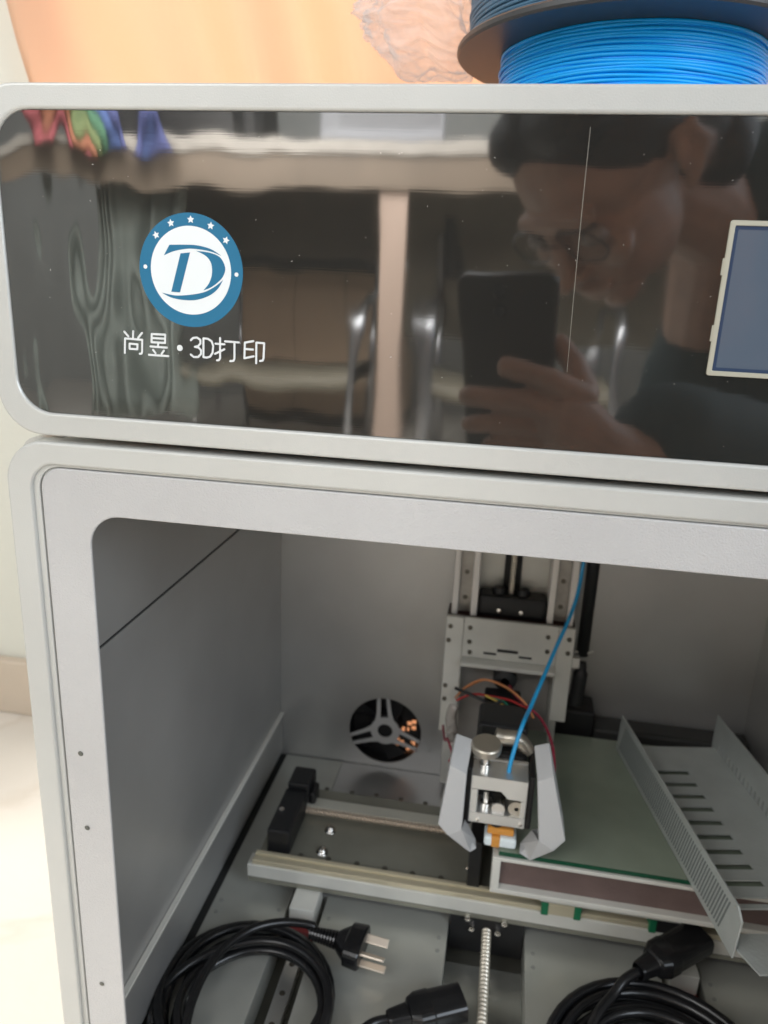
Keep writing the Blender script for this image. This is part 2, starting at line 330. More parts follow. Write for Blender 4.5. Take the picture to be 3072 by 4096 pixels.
# cabinet
CT, CBt = -0.0748, -0.535
lo = rr(XL, XR, CBt, CT, 0.0205, 10); l1 = rr(-0.2168, 0.2538, CBt + 0.0125, -0.0855, 0.0125, 10)
G().ring(lo, l1, 0.0, 0.012).build('cabinet_frame', PAINT, P, bevel=0.0014, seg=3)
l2 = rr(-0.2138, 0.2508, CBt + 0.0155, -0.0868, 0.0110, 10)
G().ring(rr(-0.2173, 0.2543, CBt + 0.0120, -0.0850, 0.0130, 10), l2, 0.0020, 0.0113).build('cabinet_seam', PAINT, P, bevel=0.0006)
l3 = rr(-0.2128, 0.2498, CBt + 0.0165, -0.0872, 0.0105, 10); l4 = rr(-0.1895, 0.2265, CBt + 0.037, -0.1087, 0.0155, 10)
dg = G().ring(rr(-0.2142, 0.2512, CBt + 0.0151, -0.0864, 0.0114, 10), rr(-0.2124, 0.2494, CBt + 0.0169, -0.0876, 0.0101, 10), 0.0036, 0.0110).build('seam_groove', PAINT, P)
df = G().ring(l3, l4, 0.0016, 0.0034).build('door_surround', PAINT2, P, bevel=0.0010, seg=3)
for u, v in ((80.5, 753.7), (87.2, 828), (101.8, 984)):
    c0 = hit(u, v, 'y', 0.0014); g = G(); g.lathe((c0.x, 0.00145, c0.z), (0, 1, 0), [(0.0015, 0), (0.0012, 0.0), (0.0010, -0.0004), (0.0, -0.0005)], 16)
    g.build('screw_hole', HOLEM, df)
# shell
YB = 0.36
g = G(); g.prism([(x, 0.0122, z) for x, z in rr(XL + 0.0006, -0.207, CBt, CT - 0.0006, 0.0100, 6)], (0, 0.36, 0)); g.build('side_wall', PAINT, P)
G().box(0.2445, XR - 0.0006, 0.0122, 0.372, CBt, CT - 0.02).build('side_wall', PAINT, P)
G().box(-0.2068, XR - 0.02, 0.0122, 0.372, CT - 0.0105, CT - 0.0006).build('top_wall', PAINT, P)
WX = -0.206
G().box(WX - 0.0008, WX + 0.0, 0.0125, YB - 0.0005, -0.52, -0.1945).build('inner_panel', SHEET, P)
G().box(WX - 0.0008, WX + 0.0, 0.0125, YB - 0.0005, -0.1925, -0.0870).build('inner_panel', SHEET, P)
G().box(WX - 0.00095, WX - 0.0009, 0.0125, YB, -0.1955, -0.1915).build('seam_backing', DARKGAP, P)
G().box(0.2434, 0.2443, 0.0125, YB - 0.0005, -0.52, -0.087).build('inner_panel', SHEET, P)
# base rail along the left wall
g = G(); g.box(WX + 0.0002, WX + 0.0030, 0.013, 0.3585, -0.4740, -0.4300); g.build('wall_strip', SHEET, P, bevel=0.0004)
G().box(WX + 0.0002, WX + 0.0045, 0.013, 0.3585, -0.4298, -0.4280).build('strip_lip', LIPM, P, bevel=0.0004)
G().box(WX + 0.0005, WX + 0.0078, 0.013, 0.3585, -0.4792, -0.4783).build('edge_shade_strip', DARKGAP, P)  # dark strip standing in for the shadow line at the bar's foot
# rear wall with the fan cut-out
fc = hit(385, 731, 'y', YB); FR = 0.0372
g = G(); n = 64; sq = 0.045
circ = [(fc.x + FR * cos(2 * pi * k / n), fc.z + FR * sin(2 * pi * k / n)) for k in range(n)]
sqr = []
for k in range(n):
    a = 2 * pi * k / n; q = max(abs(cos(a)), abs(sin(a))); sqr.append((fc.x + sq * cos(a) / q, fc.z + sq * sin(a) / q))
g.ring(sqr, circ, YB, YB + 0.0015)
for b4 in ((-0.2075, fc.x - sq, -0.515, -0.080), (fc.x + sq, 0.2450, -0.515, -0.086), (fc.x - sq, fc.x + sq, fc.z + sq, -0.080), (fc.x - sq, fc.x + sq, -0.515, fc.z - sq)):
    g.box(b4[0], b4[1], YB, YB + 0.0015, b4[2], b4[3])
g.build('rear_wall', SHEET, P)
fan = thing('exhaust_fan', None, None); fan.parent = P
for k in list(fan.keys()): del fan[k]
# three-spoke guard cut from sheet: each spoke splits in two arms
SPK = mat('spoke_paint', (0.50, 0.50, 0.495), 0.45)
g = G(); 
for a0 in (95, 203, 340):
    for s in (-1, 1):
        a = radians(a0); d = Vector((cos(a), 0, sin(a))); nn = Vector((-sin(a), 0, cos(a))) * s
        c3 = Vector((fc.x, YB, fc.z))
        g.prism([c3 + d * 0.008 + nn * 0.0045, c3 + d * 0.008 + nn * 0.0105, c3 + d * 0.0195 + nn * 0.0078, c3 + d * (FR + 0.0008) + nn * 0.0062, c3 + d * (FR + 0.0008) + nn * 0.0030, c3 + d * 0.014 + nn * 0.0040], (0, 0.0014, 0))
g.build('fan_spoke', SPK, fan)
G().lathe((fc.x, YB - 0.0002, fc.z), (0, 1, 0), [(0.0078, 0), (0.0150, 0), (0.0150, 0.0018), (0.0078, 0.0018)], 40, True).build('fan_ring', SPK, fan)
G().lathe((fc.x, YB + 0.003, fc.z), (0, 1, 0), [(0.0, 0), (0.0150, 0), (0.0160, 0.001), (0.0160, 0.012)], 32).build('fan_hub', BLACK, fan)
for k in range(4):
    a = radians(62 + 72 * k); g = G(); vs = []
    for i in range(6):
        r = 0.0155 + 0.0205 * i / 5; tw = a + 0.25 * i / 5
        for s, yo in ((-0.26, 0.004), (0.26, 0.0095)): vs.append((fc.x + r * cos(tw + s), YB + yo, fc.z + r * sin(tw + s)))
    g.add(vs, [(2 * i, 2 * i + 1, 2 * i + 3, 2 * i + 2) for i in range(5)])
    o = g.build('fan_blade', BLACK, fan); o.modifiers.new('s', 'SOLIDIFY').thickness = 0.0008
# outer grille plate with round vents
def c3b(x, y): return (950 + x / 1.843) / 4, (2700 + y / 1.843) / 4
g = G(); GN = 36; cs = 0.0830 / GN
spots = [hit(*c3b(x, y), 'y', YB + 0.016) for x, y in ((1220, 412), (1258, 405), (1300, 348), (1298, 393), (1268, 357), (1178, 510), (1215, 494), (1250, 520), (1293, 500), (1332, 492), (1256, 540), (1190, 226), (1222, 395), (1175, 470))]
for i in range(GN):
    for j in range(GN):
        cx = fc.x + (i - GN / 2 + 0.5) * cs; cz = fc.z + (j - GN / 2 + 0.5) * cs
        if any((cx - p.x) ** 2 + (cz - p.z) ** 2 < 0.0022 ** 2 for p in spots): continue
        g.box(cx - cs / 2, cx + cs / 2, YB + 0.016, YB + 0.0165, cz - cs / 2, cz + cs / 2)
g.build('fan_grille', BLACK, fan)
G().ring([(fc.x + 0.0415 * cos(a), fc.z + 0.0415 * sin(a)) for a in [k * pi / 32 for k in range(64)]], [(fc.x + 0.0376 * cos(a), fc.z + 0.0376 * sin(a)) for a in [k * pi / 32 for k in range(64)]], YB + 0.0016, YB + 0.0158).build('fan_housing', BLACK, fan)

# floor plates with troughs
FZ = -0.478; TZ = -0.502
tl0, tl1 = hit(296, 885, 'z', FZ).x, hit(330, 890, 'z', FZ).x
mid = 0.0185
tr1, tr0 = 2 * mid - tl0, 2 * mid - tl1
print('troughs', tl0, tl1, tr0, tr1)
ca, cb_ = -0.0110, 0.0480
for x0_, x1_, yb_ in ((WX + 0.0075, tl0, 0.3585), (tl1, ca, 0.1800), (cb_, tr0, 0.1800), (tr1, 0.242, 0.1800)):
    g = G(); g.box(x0_, x1_, 0.0125, yb_, FZ - 0.0012, FZ); g.box(x0_, x0_ + 0.0012, 0.0125, yb_, TZ, FZ - 0.0012); g.box(x1_ - 0.0012, x1_, 0.0125, yb_, TZ, FZ - 0.0012)
    fp = g.build('floor_plate', FLOORP, P, bevel=0.0004)
    for sxx in (x0_ + 0.006, x1_ - 0.006):
        for yy in (0.157, 0.145, 0.035):
            if x1_ - x0_ > 0.05: G().lathe((sxx, yy, FZ + 0.0001), (0, 0, 1), [(0.0016, 0), (0.0014, 0.0006), (0.0006, 0.0006), (0.0, 0.0002)], 12).build('plate_screw', PLSC, fp)
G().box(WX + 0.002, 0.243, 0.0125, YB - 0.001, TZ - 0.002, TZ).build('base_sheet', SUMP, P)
G().box(tl0 + 0.0003, 0.243, 0.1803, YB - 0.001, TZ + 0.0001, FZ - 0.0005).build('rear_floor_plate', SHEET, P)
# linear guide rails in the side troughs
for xc in ((tl0 + tl1) / 2, (tr0 + tr1) / 2):
    g = G(); g.box(xc - 0.0055, xc + 0.0055, 0.013, 0.158, TZ + 0.0002, TZ + 0.008); gr = g.build('guide_rail', ALU, P, bevel=0.0008)
    for k in range(6): G().lathe((xc, 0.025 + k * 0.025, TZ + 0.0081), (0, 0, 1), [(0.0022, 0), (0.0022, 0.0003), (0.0, 0.0003)], 14).build('rail_bolt', DARKST, gr)
    g = G(); g.box(xc - 0.0100, xc + 0.0100, 0.150, 0.1790, TZ + 0.003, -0.4668); cb = g.build('rail_carriage', WHITEAL, P, bevel=0.0008)
    G().box(xc - 0.0102, xc + 0.0102, 0.1440, 0.1499, TZ + 0.002, -0.482).build('carriage_seal', REDR, cb, bevel=0.0006)
g = G(); xs_ = (tl0 + 0.004)
# centre trough: dark channel and ball screw
BLKT = mat('dark_channel_lining', (0.34, 0.345, 0.32), 0.24, 0.7, var=0.15, vscale=18)
G().box(ca + 0.0002, cb_ - 0.0002, 0.013, 0.1585, TZ + 0.0003, TZ + 0.0012).build('screw_channel', BLKT, P)
def lead(name, a, b, r, pitch, m, parent, seg=12):
    a = Vector(a); b = Vector(b); t = (b - a); L = t.length; t.normalize(); n = int(L / pitch * 4); pts = []; rs = []
    for i in range(n + 1): pts.append(a + t * (L * i / n)); rs.append(r * (1.0, 1.0, 0.76, 0.76)[i % 4])
    return G().tube(pts, rs, seg).build(name, m, parent)
lead('ball_screw', (mid + 0.0003, 0.013, -0.4775), (mid + 0.0003, 0.1712, -0.4775), 0.0037, 0.0034, SCREWM, P)
g = G(); g.box(ca + 0.0005, cb_ - 0.0005, 0.1715, 0.179, TZ + 0.0013, -0.4668); nb = g.build('screw_nut_block', BLACK, P, bevel=0.001)
def c10(x, y): return (1200 + x / 1.659) / 4, (3400 + y / 1.659) / 4
for x, y in ((1112, 462), (1138, 530), (1355, 500), (1312, 562)):
    u, v = c10(x, y); c0 = hit(u, v, 'y', 0.1675)
    G().lathe((c0.x, 0.1675, c0.z), (0, 1, 0), [(0.0, 0.0008), (0.0011, 0.0008), (0.0013, 0), (0.0023, 0.0002), (0.0025, 0.001), (0.0025, 0.0042)], 18).build('socket_screw', STEEL, nb)

# x module
XA, XB = -0.1754, 0.2430
xm_ = thing('cross_slide', None, None); xm_.parent = P
for k in list(xm_.keys()): del xm_[k]
G().box(XA, XB, 0.1696, 0.1835, -0.4620, -0.4504).build('front_profile', WHITEAL, xm_, bevel=0.0008)
G().box(XA + 0.0005, XB, 0.1700, 0.1830, -0.4664, -0.4626).build('profile_foot', BASEPL, xm_, bevel=0.0004)
g = G(); g.box(XA + 0.004, XB, 0.1708, 0.1745, -0.4503, -0.4462); g.box(XA + 0.004, XB, 0.1745, 0.1790, -0.4503, -0.4475); g.box(XA + 0.004, XB, 0.1790, 0.1828, -0.4503, -0.4462)
g.build('linear_rail', WARMSTEEL, xm_, bevel=0.0006)
bpn = G().box(XA + 0.004, XB, 0.1836, 0.2780, -0.4570, -0.4530).build('base_plate', BASEPL, xm_, bevel=0.0005)
G().box(XA + 0.010, XB, 0.2410, 0.2545, -0.4529, -0.4440).build('linear_rail', mat('rear_rail_steel', (0.60, 0.59, 0.52), 0.34, 0.4, var=0.02, vscale=50), xm_, bevel=0.0014)
def c3b(x, y): return (950 + x / 1.843) / 4, (2700 + y / 1.843) / 4
for x, y in ((240, 1290), (465, 1330), (670, 1355), (880, 1390), (1085, 1425), (1290, 1462), (1500, 1495), (660, 840), (845, 865), (1025, 885), (1205, 915), (1385, 945)):
    c0 = hit(*c3b(x, y), 'z', -0.4529); G().lathe((c0.x, c0.y, -0.4529), (0, 0, 1), [(0.0024, 0), (0.0022, 0.0004), (0.0011, 0.0004), (0.0009, 0.0001), (0, 0.0001)], 14).build('plate_screw', DARKST, bpn)
for x, y in ((685, 1120), (625, 1280)):
    c0 = hit(*c3b(x, y + 25), 'z', -0.4529); g = G(); g.lathe((c0.x, c0.y, -0.4529), (0, 0, 1), [(0.0052, 0), (0.0050, 0.0006), (0.0036, 0.0008), (0.0034, 0.0028), (0.0024, 0.0040), (0.0, 0.0044)], 20); g.build('dome_screw', STEEL, bpn, smooth=True)
g = G(); g.box(-0.1650, -0.1455, 0.1885, 0.2440, -0.4529, -0.4300); g.box(-0.1640, -0.1440, 0.2442, 0.2700, -0.4529, -0.4250); g.box(-0.1442, -0.1390, 0.2445, 0.2620, -0.4529, -0.4330)
eb = g.build('end_block', BLACK, xm_, bevel=0.002)
c0 = hit(*c3b(325, 990), 'z', -0.4295); G().lathe((c0.x, c0.y, -0.4300), (0, 0, 1), [(0.0024, 0), (0.0022, 0.0012), (0.0010, 0.0014), (0, 0.0010)], 14).build('block_screw', STEEL, eb)
sy_ = hit(*c3b(1000, 1064), 'z', -0.4475).y; print('xs', sy_)
lead('ball_screw', (-0.1452, sy_, -0.4478), (0.0, sy_, -0.4478), 0.0036, 0.0030, mat('bronze_screw', (0.50, 0.42, 0.34), 0.32, 0.5), xm_)
G().box(0.0000, 0.0100, 0.180, 0.2720, -0.4529, -0.4050).build('slide_bracket', BLACK, xm_, bevel=0.001)
for y_, z_ in ((0.1788, -0.412), (0.1788, -0.432)): G().lathe((-0.0012, y_ + 0.004, z_), (1, 0, 0), [(0.0, -0.001), (0.002, 0), (0.002, 0.0012)], 12).build('bracket_screw', STEEL, xm_)
# rail blocks with green seals on the front rail
def c8(x, y): return 384 + x * .2315, 700 + y * .2315
sx_ = [hit(*c8(x, y), 'y', 0.1695).x for x, y in ((694, 900), (835, 922), (1160, 972), (1303, 985))]
for (a, b_) in ((sx_[0], sx_[1]), (sx_[2], sx_[3])):
    mt = WARMSTEEL if a == sx_[0] else BLACK
    rb = G().box(a, b_, 0.1685, 0.1850, -0.4502, -0.4400).build('rail_block', mt, xm_, bevel=0.0008)
    for q in (a, b_): G().box(q - 0.0026, q + 0.0026, 0.1678, 0.1858, -0.4508, -0.4395).build('end_seal', GREEN, rb, bevel=0.0006)
# print bed
bed = thing('print_bed', None, None); bed.parent = P
for k in list(bed.keys()): del bed[k]
bx0, bx1, by0, by1 = 0.0172, 0.2380, 0.1491, 0.3160
g = G(); g.box(bx0, bx1, by0, by0 + 0.017, -0.3925, -0.3895); g.box(bx0, bx1, by0, by0 + 0.017, -0.4205, -0.4165); g.box(bx0, bx0 + 0.006, by0, by0 + 0.017, -0.4165, -0.3925)
g.build('bed_channel', WHITEAL, bed, bevel=0.0006)
G().box(bx0 + 0.006, bx1, by0 + 0.006, by0 + 0.009, -0.4165, -0.3925).build('insulation_board', BROWN, bed)
G().box(bx0, bx1, by0 + 0.0172, by1, -0.3925, -0.3885).build('bed_plate', WHITEAL, bed, bevel=0.0005)
G().box(bx0 + 0.004, 0.2330, by0 + 0.0020, by1, -0.3884, -0.3852).build('bed_glass', GLASS, bed, bevel=0.0003)
G().box(bx0 + 0.004, 0.2330, by0 + 0.0012, by0 + 0.0019, -0.3883, -0.3853).build('glass_edge', GEDGE, bed)
q0 = hit(*c8(675, 850), 'y', 0.1675).x; qz = hit(*c8(700, 876), 'y', 0.1675).z; print('leg', qz)
G().box(q0, 0.158, 0.1675, 0.1860, max(qz, -0.4395), -0.4207).build('bed_leg', WHITEAL, bed, bevel=0.001)
G().box(0.0185, q0 - 0.001, 0.176, 0.2000, -0.4440, -0.4207).build('bed_leg', BLACK, bed, bevel=0.001)

# z column
zc = thing('z_column', None, None); zc.parent = P
for k in list(zc.keys()): del zc[k]
G().box(-0.0350, 0.0720, 0.3360, 0.3590, -0.47, -0.0870).build('column_plate', WHITEAL, zc, bevel=0.0005)
for a, b_ in ((-0.0342, -0.0290), (-0.0178, -0.0120), (0.0485, 0.0541), (0.0655, 0.0712)):
    G().box(a, b_, 0.3085, 0.3358, -0.2755, -0.0872).build('column_rail', mat('warm_white_rail', (0.88, 0.83, 0.78), 0.4) if a == -0.0342 else bpy.data.materials['warm_white_rail'], zc, bevel=0.0012)
for a, b_ in ((-0.0289, -0.0179), (0.0542, 0.0654)):
    ch_ = G().box(a, b_, 0.3180, 0.3358, -0.2755, -0.0872).build('rail_web', WEBM, zc)
    for k in range(8): G().lathe(((a + b_) / 2, 0.3179, -0.262 + 0.024 * k), (0, -1, 0), [(0.0022, 0), (0.0019, 0.0004), (0.0009, 0.0004), (0.0, 0.0001)], 12).build('rail_bolt', DARKST, ch_)
G().box(0.0090, 0.0240, 0.3330, 0.3359, -0.27, -0.0872).build('screw_slot', DARKGAP, zc)
lead('column_screw', (0.0165, 0.3240, -0.2770), (0.0165, 0.3240, -0.0875), 0.0026, 0.003, SCREWM, zc)
g = G(); g.box(-0.0118, 0.0483, 0.3120, 0.3355, -0.2765, -0.2560); cbk = g.build('coupler_block', BLACK, zc, bevel=0.004)
for dx in (-0.0095, 0.0095):
    G().cyl((0.0165 + dx * 1.1, 0.322, -0.2560), (0.0165 + dx * 1.1, 0.322, -0.2500), 0.0058, 0.005, 20).build('screw_flange', BLACK, cbk, bevel=0.0008)
    G().lathe((0.0165 + dx, 0.3105, -0.2680), (0, -1, 0), [(0.0022, 0), (0.0019, 0.0015), (0.0, 0.0017)], 12).build('flange_screw', STEEL, cbk)
G().box(-0.0375, 0.0735, 0.3005, 0.3355, -0.2785, -0.2766).build('gasket', mat('dark_brown_gasket', (0.06, 0.022, 0.018), 0.5), zc)
# carriage frame
PY = 0.300
cr = thing('carriage', None, None); cr.parent = P
for k in list(cr.keys()): del cr[k]
def c1(x, y): return (1700 + x / 2.074) / 4, (2150 + y / 2.074) / 4
def q1(x, y, yy=PY): return hit(*c1(x, y), 'y', yy)
a = q1(180, 645); b_ = q1(1255, 765); zt = (a.z + b_.z) / 2; xl, xr = a.x, b_.x
il_ = q1(300, 1030); ir_ = q1(1072, 1100); zi = (il_.z + ir_.z) / 2
zlow = q1(150, 1500).z
print('carriage', xl, xr, zt, il_.x, ir_.x, zi, zlow)
g = G(); g.box(il_.x, ir_.x, PY, PY + 0.004, zi + 0.004, zt); g.build('cross_plate', WHITEAL, cr, bevel=0.0006)
G().box(il_.x, ir_.x, PY - 0.011, PY + 0.004, zi, zi + 0.0038).build('cross_flange', WHITEAL, cr, bevel=0.0005)
for a_, b2, zb in ((xl, il_.x - 0.0002, zlow - 0.012), (ir_.x + 0.0002, xr, zlow + 0.012)):
    G().box(a_, b2, PY - 0.001, PY + 0.0045, zb, zt).build('side_plate', WHITEAL, cr, bevel=0.0008)
G().box(ir_.x + 0.001, xr - 0.008, PY - 0.0008, PY + 0.004, -0.430, zlow + 0.0118).build('bracket_arm', ALU, cr)
for x, y in ((213, 735), (375, 752), (196, 850), (368, 868), (370, 955), (1022, 832), (1198, 850), (1015, 952), (1185, 962), (168, 1225), (160, 1335)):
    c0 = q1(x, y, PY - 0.0012); G().lathe((c0.x, PY - (0.0002 if 250 < x < 1080 else 0.0012), c0.z), (0, -1, 0), [(0.0021, 0), (0.0019, 0.0009), (0.0010, 0.0010), (0.0008, 0.0003), (0, 0.0003)], 14).build('carriage_screw', DARKST, cr)
for x0_, x1_, y0_, y1_ in ((485, 590, 948, 972), (600, 770, 925, 962), (778, 885, 985, 1008)):
    a = q1(x0_, y0_); b_ = q1(x1_, y1_); G().box(a.x, b_.x, PY - 0.0006, PY - 0.0001, min(a.z, b_.z) - 0.0005, max(a.z, b_.z)).build('slot', DARKGAP, cr)
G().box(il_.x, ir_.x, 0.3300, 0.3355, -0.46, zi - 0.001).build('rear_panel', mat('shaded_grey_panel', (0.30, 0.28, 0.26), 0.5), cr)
a = q1(665, 1125, 0.315); G().lathe((a.x, 0.300, a.z), (0, 1, 0), [(0.004, -0.002), (0.0095, 0), (0.0105, 0.003), (0.0105, 0.028)], 24).build('cable_gland', BLACK, cr)
# black cable duct on the right of the column
g = G(); g.tube([(0.0822, 0.3120, -0.0872), (0.0822, 0.3120, -0.3020)], 0.0054, 16); g.build('cable_duct', BLACK, P, smooth=True)
pts = spline([q1(1320, 1010, 0.31), q1(1290, 1120, 0.305), q1(1240, 1260, 0.30), q1(1200, 1350, 0.30)], 5)
g = G(); g.tube(spline([(0.0822, 0.311, -0.309), q1(1295, 1100, 0.31), q1(1270, 1250, 0.31), q1(1245, 1380, 0.31)], 6), [0.0045] * 7 + [0.0062] * 12, 14); g.build('cable_sleeve', BLACK, P, smooth=True)
g = G(); a = q1(1240, 940, 0.309); b_ = q1(1400, 945, 0.309); g.tube([a, (a + b_) / 2 + Vector((0, 0, -0.003)), b_], 0.0009, 6); a = q1(1180, 985, 0.309); g.box(a.x, a.x + 0.010, 0.300, 0.308, a.z - 0.006, a.z + 0.003); g.build('cable_clip', WHITEAL, P)
def c4(x, y): return (2200 + x / 1.9025) / 4, (2700 + y / 1.9025) / 4
a = hit(*c4(60, 260), 'y', 0.325); b_ = hit(*c4(310, 560), 'y', 0.325)
mo = G().box(a.x, b_.x, 0.325, 0.357, b_.z, a.z).build('rear_motor', BLACK, P, bevel=0.002)
G().box(a.x, b_.x, 0.322, 0.3248, b_.z - 0.004, b_.z + 0.012).build('motor_flange', BLACK, mo, bevel=0.001)
c0 = hit(*c4(310, 390), 'y', 0.335); b2 = hit(*c4(1240, 560), 'y', 0.335)
G().box(b_.x + 0.001, 0.2425, 0.332, 0.357, b2.z - 0.010, c0.z).build('rear_shade_box', mat('dark_grey_shade', (0.035, 0.035, 0.033), 0.5, var=0.2, vscale=20), P, bevel=0.003)  # dark box standing in for the shadow along the back, behind the bed

# ------------------------------------------------------------------ extruder
EY = 0.150
ex = thing('extruder', None, None); ex.parent = P
for k in list(ex.keys()): del ex[k]
def c2(x, y): return (1650 + x / 2.37) / 4, (2850 + y / 2.37) / 4
def q2(x, y, yy=EY): return hit(*c2(x, y), 'y', yy)
a = q2(562, 590); b_ = q2(1105, 672); bxl, bxr, bz1 = a.x, b_.x, (a.z + b_.z) / 2
c_ = q2(548, 1040); d_ = q2(1082, 1110); bz0 = (c_.z + d_.z) / 2; mm = q2(560, 975).z
wz = q2(700, 735).z
print('block', bxl, bxr, bz1, bz0)
# block: top bar (with sloping underside), bottom bar, two side posts
g = G(); bw = bxr - bxl
t0, t1_, t2, t3 = q2(640, 735), q2(840, 765), q2(900, 830), q2(1060, 830)
g.prism([(bxl, EY, bz1), (bxl, EY, t0.z), (t1_.x, EY, t0.z + 0.0005), (t2.x, EY, t2.z), (bxr, EY, t2.z), (bxr, EY, bz1)], (0, 0.020, 0))
g.prism([(bxl, EY, bz0), (bxl, EY, bz0 + 0.0085), (bxr, EY, bz0 + 0.0085), (bxr, EY, bz0)], (0, 0.020, 0))
g.box(bxl, bxl + 0.0055, EY + 0.0005, EY + 0.020, bz0 + 0.0085, t0.z); g.box(bxr - 0.004, bxr, EY + 0.0005, EY + 0.020, bz0 + 0.0085, t2.z)
fb = g.build('feeder_block', ALU, ex, bevel=0.0007)
c0 = q2(812, 895, EY + 0.006); G().lathe((c0.x, EY + 0.003, c0.z), (0, 1, 0), [(0, 0), (0.0046, 0), (0.0050, 0.0005), (0.0050, 0.014)], 28).build('drive_gear', STEEL, fb)
c0 = q2(985, 895, EY + 0.006); G().lathe((c0.x, EY + 0.003, c0.z), (0, 1, 0), [(0.0015, 0), (0.0058, 0), (0.0060, 0.0005), (0.0060, 0.012)], 28).build('idler_bearing', KNOB, fb)
G().lathe((q2(690, 900).x, EY + 0.010, bz0 + 0.0085), (0, 0, 1), [(0.004, 0), (0.004, 0.003), (0.0022, 0.0032), (0.0022, 0.012)], 20).build('brass_fitting', STEEL, fb)
for x, y in ((615, 1010), (1018, 1062)):
    c0 = q2(x, y); G().lathe((c0.x, EY + 0.0001, c0.z), (0, -1, 0), [(0.0017, 0), (0.0016, 0.0007), (0, 0.0009)], 14).build('block_screw', STEEL, fb)
G().box(bxl + 0.0058, bxr - 0.0042, EY + 0.0195, EY + 0.0200, bz0 + 0.009, t0.z).build('block_back', BLACK, fb)
# motor behind
mh = q2(620, 15, 0.185); zt_m = hit(*c2(640, 10), 'y', 0.180).z
mo = G().box(bxl + 0.0005, bxr - 0.001, EY + 0.024, EY + 0.062, bz0 + 0.004, bz1 + 0.004).build('extruder_motor', BLACK, ex, bevel=0.004)
G().box(bxl, bxr, EY + 0.0203, EY + 0.0238, bz0, bz1 + 0.001).build('motor_face_plate', ALU, mo, bevel=0.0008)
m0 = q1(440, 1500, 0.213); m1 = q1(870, 1500, 0.213); mzt = q1(650, 1440, 0.235).z
G().box(m0.x, m1.x, 0.2130, 0.2480, bz1 - 0.008, mzt).build('motor_cap', BLACK, ex, bevel=0.004)
G().box(bxl + 0.004, bxr - 0.004, 0.2485, PY - 0.001, bz0, bz1 - 0.012).build('mounting_arm', BLACK, ex, bevel=0.002)
# knurled knob and lever
kc = q2(705, 300, EY + 0.012)
g = G(); g.lathe((kc.x, EY + 0.012, kc.z - 0.006), (0.0, -0.12, 1), [(0.0, 0), (0.0085, 0.0), (0.0105, 0.0015), (0.0108, 0.0065), (0.0098, 0.0078), (0.0, 0.0080)], 40); g.build('knob', KNOB, ex, bevel=0.0004)
g = G(); g.lathe((kc.x, EY + 0.012, bz1), (0, 0, 1), [(0.0042, 0), (0.0042, 0.0035), (0.0030, 0.0040), (0.0026, 0.0075), (0.0032, 0.0085), (0.0032, kc.z - bz1 - 0.0058)], 24); g.build('knob_stem', STEEL, ex)
a = q2(860, 240, 0.185); b_ = q2(1090, 330, 0.185)
g = G(); g.tube(spline([a + Vector((-0.006, 0, 0.001)), a, (a + b_) / 2 + Vector((0, 0, 0.003)), b_ + Vector((-0.003, 0, 0.001)), b_ + Vector((0, 0, -0.004))], 5), 0.0060, 12); g.build('lever', KNOB, ex, smooth=True)
# fan ducts: faceted grey wings
def duct(face, inner, depth, side):
    F = [q2(x, y, EY - 0.006 * 1) for x, y in face]
    g = G(); n = len(F); off = Vector((0, 0.020, 0)); g.prism(F, off); return g
g = G()
def poly3(pl): return [q2(x, y, yy) for x, y, yy in pl]
# left wing
A = poly3([(355, 495, .140), (515, 580, .140), (465, 1115, .140), (330, 1165, .140), (240, 1060, .140)])
A = [Vector(p) for p in A]
Bk = [Vector((p.x, p.y + 0.024, p.z)) for p in A]
tipf = q2(600, 1320, .150); tip2 = q2(500, 1040, .158)
g.add(A + Bk, [(0, 1, 2, 3, 4), (5, 6, 1, 0), (0, 4, 9, 5), (4, 3, 8, 9), (9, 8, 7, 6, 5), (1, 6, 7, 2)])
g.add([A[3], A[2], q2(500, 1000, .160), q2(600, 1200, .160), q2(608, 1290, .150), q2(545, 1330, .146)] + [Bk[3]], [(0, 1, 2, 3, 4, 5), (0, 5, 6), (5, 4, 6), (4, 3, 6), (3, 2, 6)])
top = [A[0], A[1], A[1] + Vector((0.002, 0.024, 0.012)), A[0] + Vector((0.002, 0.024, 0.010))]
g.add(top + [Bk[0], Bk[1]], [(0, 1, 2, 3), (3, 2, 5, 4), (0, 3, 4), (1, 5, 2)])
g.build('fan_duct', DUCT, ex, bevel=0.0007)
# right wing
g = G()
A = [Vector(p) for p in poly3([(1340, 605, .140), (1185, 655, .140), (1195, 1215, .140), (1340, 1315, .140), (1450, 1220, .140)])]
Bk = [Vector((p.x, p.y + 0.024, p.z)) for p in A]
g.add(A + Bk, [(0, 1, 2, 3, 4), (5, 6, 1, 0), (0, 4, 9, 5), (4, 3, 8, 9), (9, 8, 7, 6, 5), (1, 6, 7, 2)])
g.add([A[3], A[2], q2(1130, 1110, .160), q2(1015, 1240, .160), q2(1020, 1330, .150), q2(1110, 1410, .146)] + [Bk[3]], [(0, 1, 2, 3, 4, 5), (0, 5, 6), (5, 4, 6), (4, 3, 6), (3, 2, 6)])
top = [A[0], A[1], A[1] + Vector((-0.003, 0.024, 0.012)), A[0] + Vector((-0.003, 0.024, 0.010))]
g.add(top + [Bk[0], Bk[1]], [(0, 1, 2, 3), (3, 2, 5, 4), (0, 3, 4), (1, 5, 2)])
g.build('fan_duct', DUCT, ex, bevel=0.0007)
for s, pl_ in ((-1, [(545, 470), (520, 700), (545, 1000)]), (1, [(1125, 560), (1120, 800), (1095, 1050)])):
    g = G(); a = q2(*pl_[0], 0.165); b_ = q2(*pl_[2], 0.165); g.box(min(a.x, b_.x) - 0.0012, max(a.x, b_.x) + 0.0012, 0.158, 0.195, b_.z, a.z); g.build('side_fan', BLACK, ex, bevel=0.001)
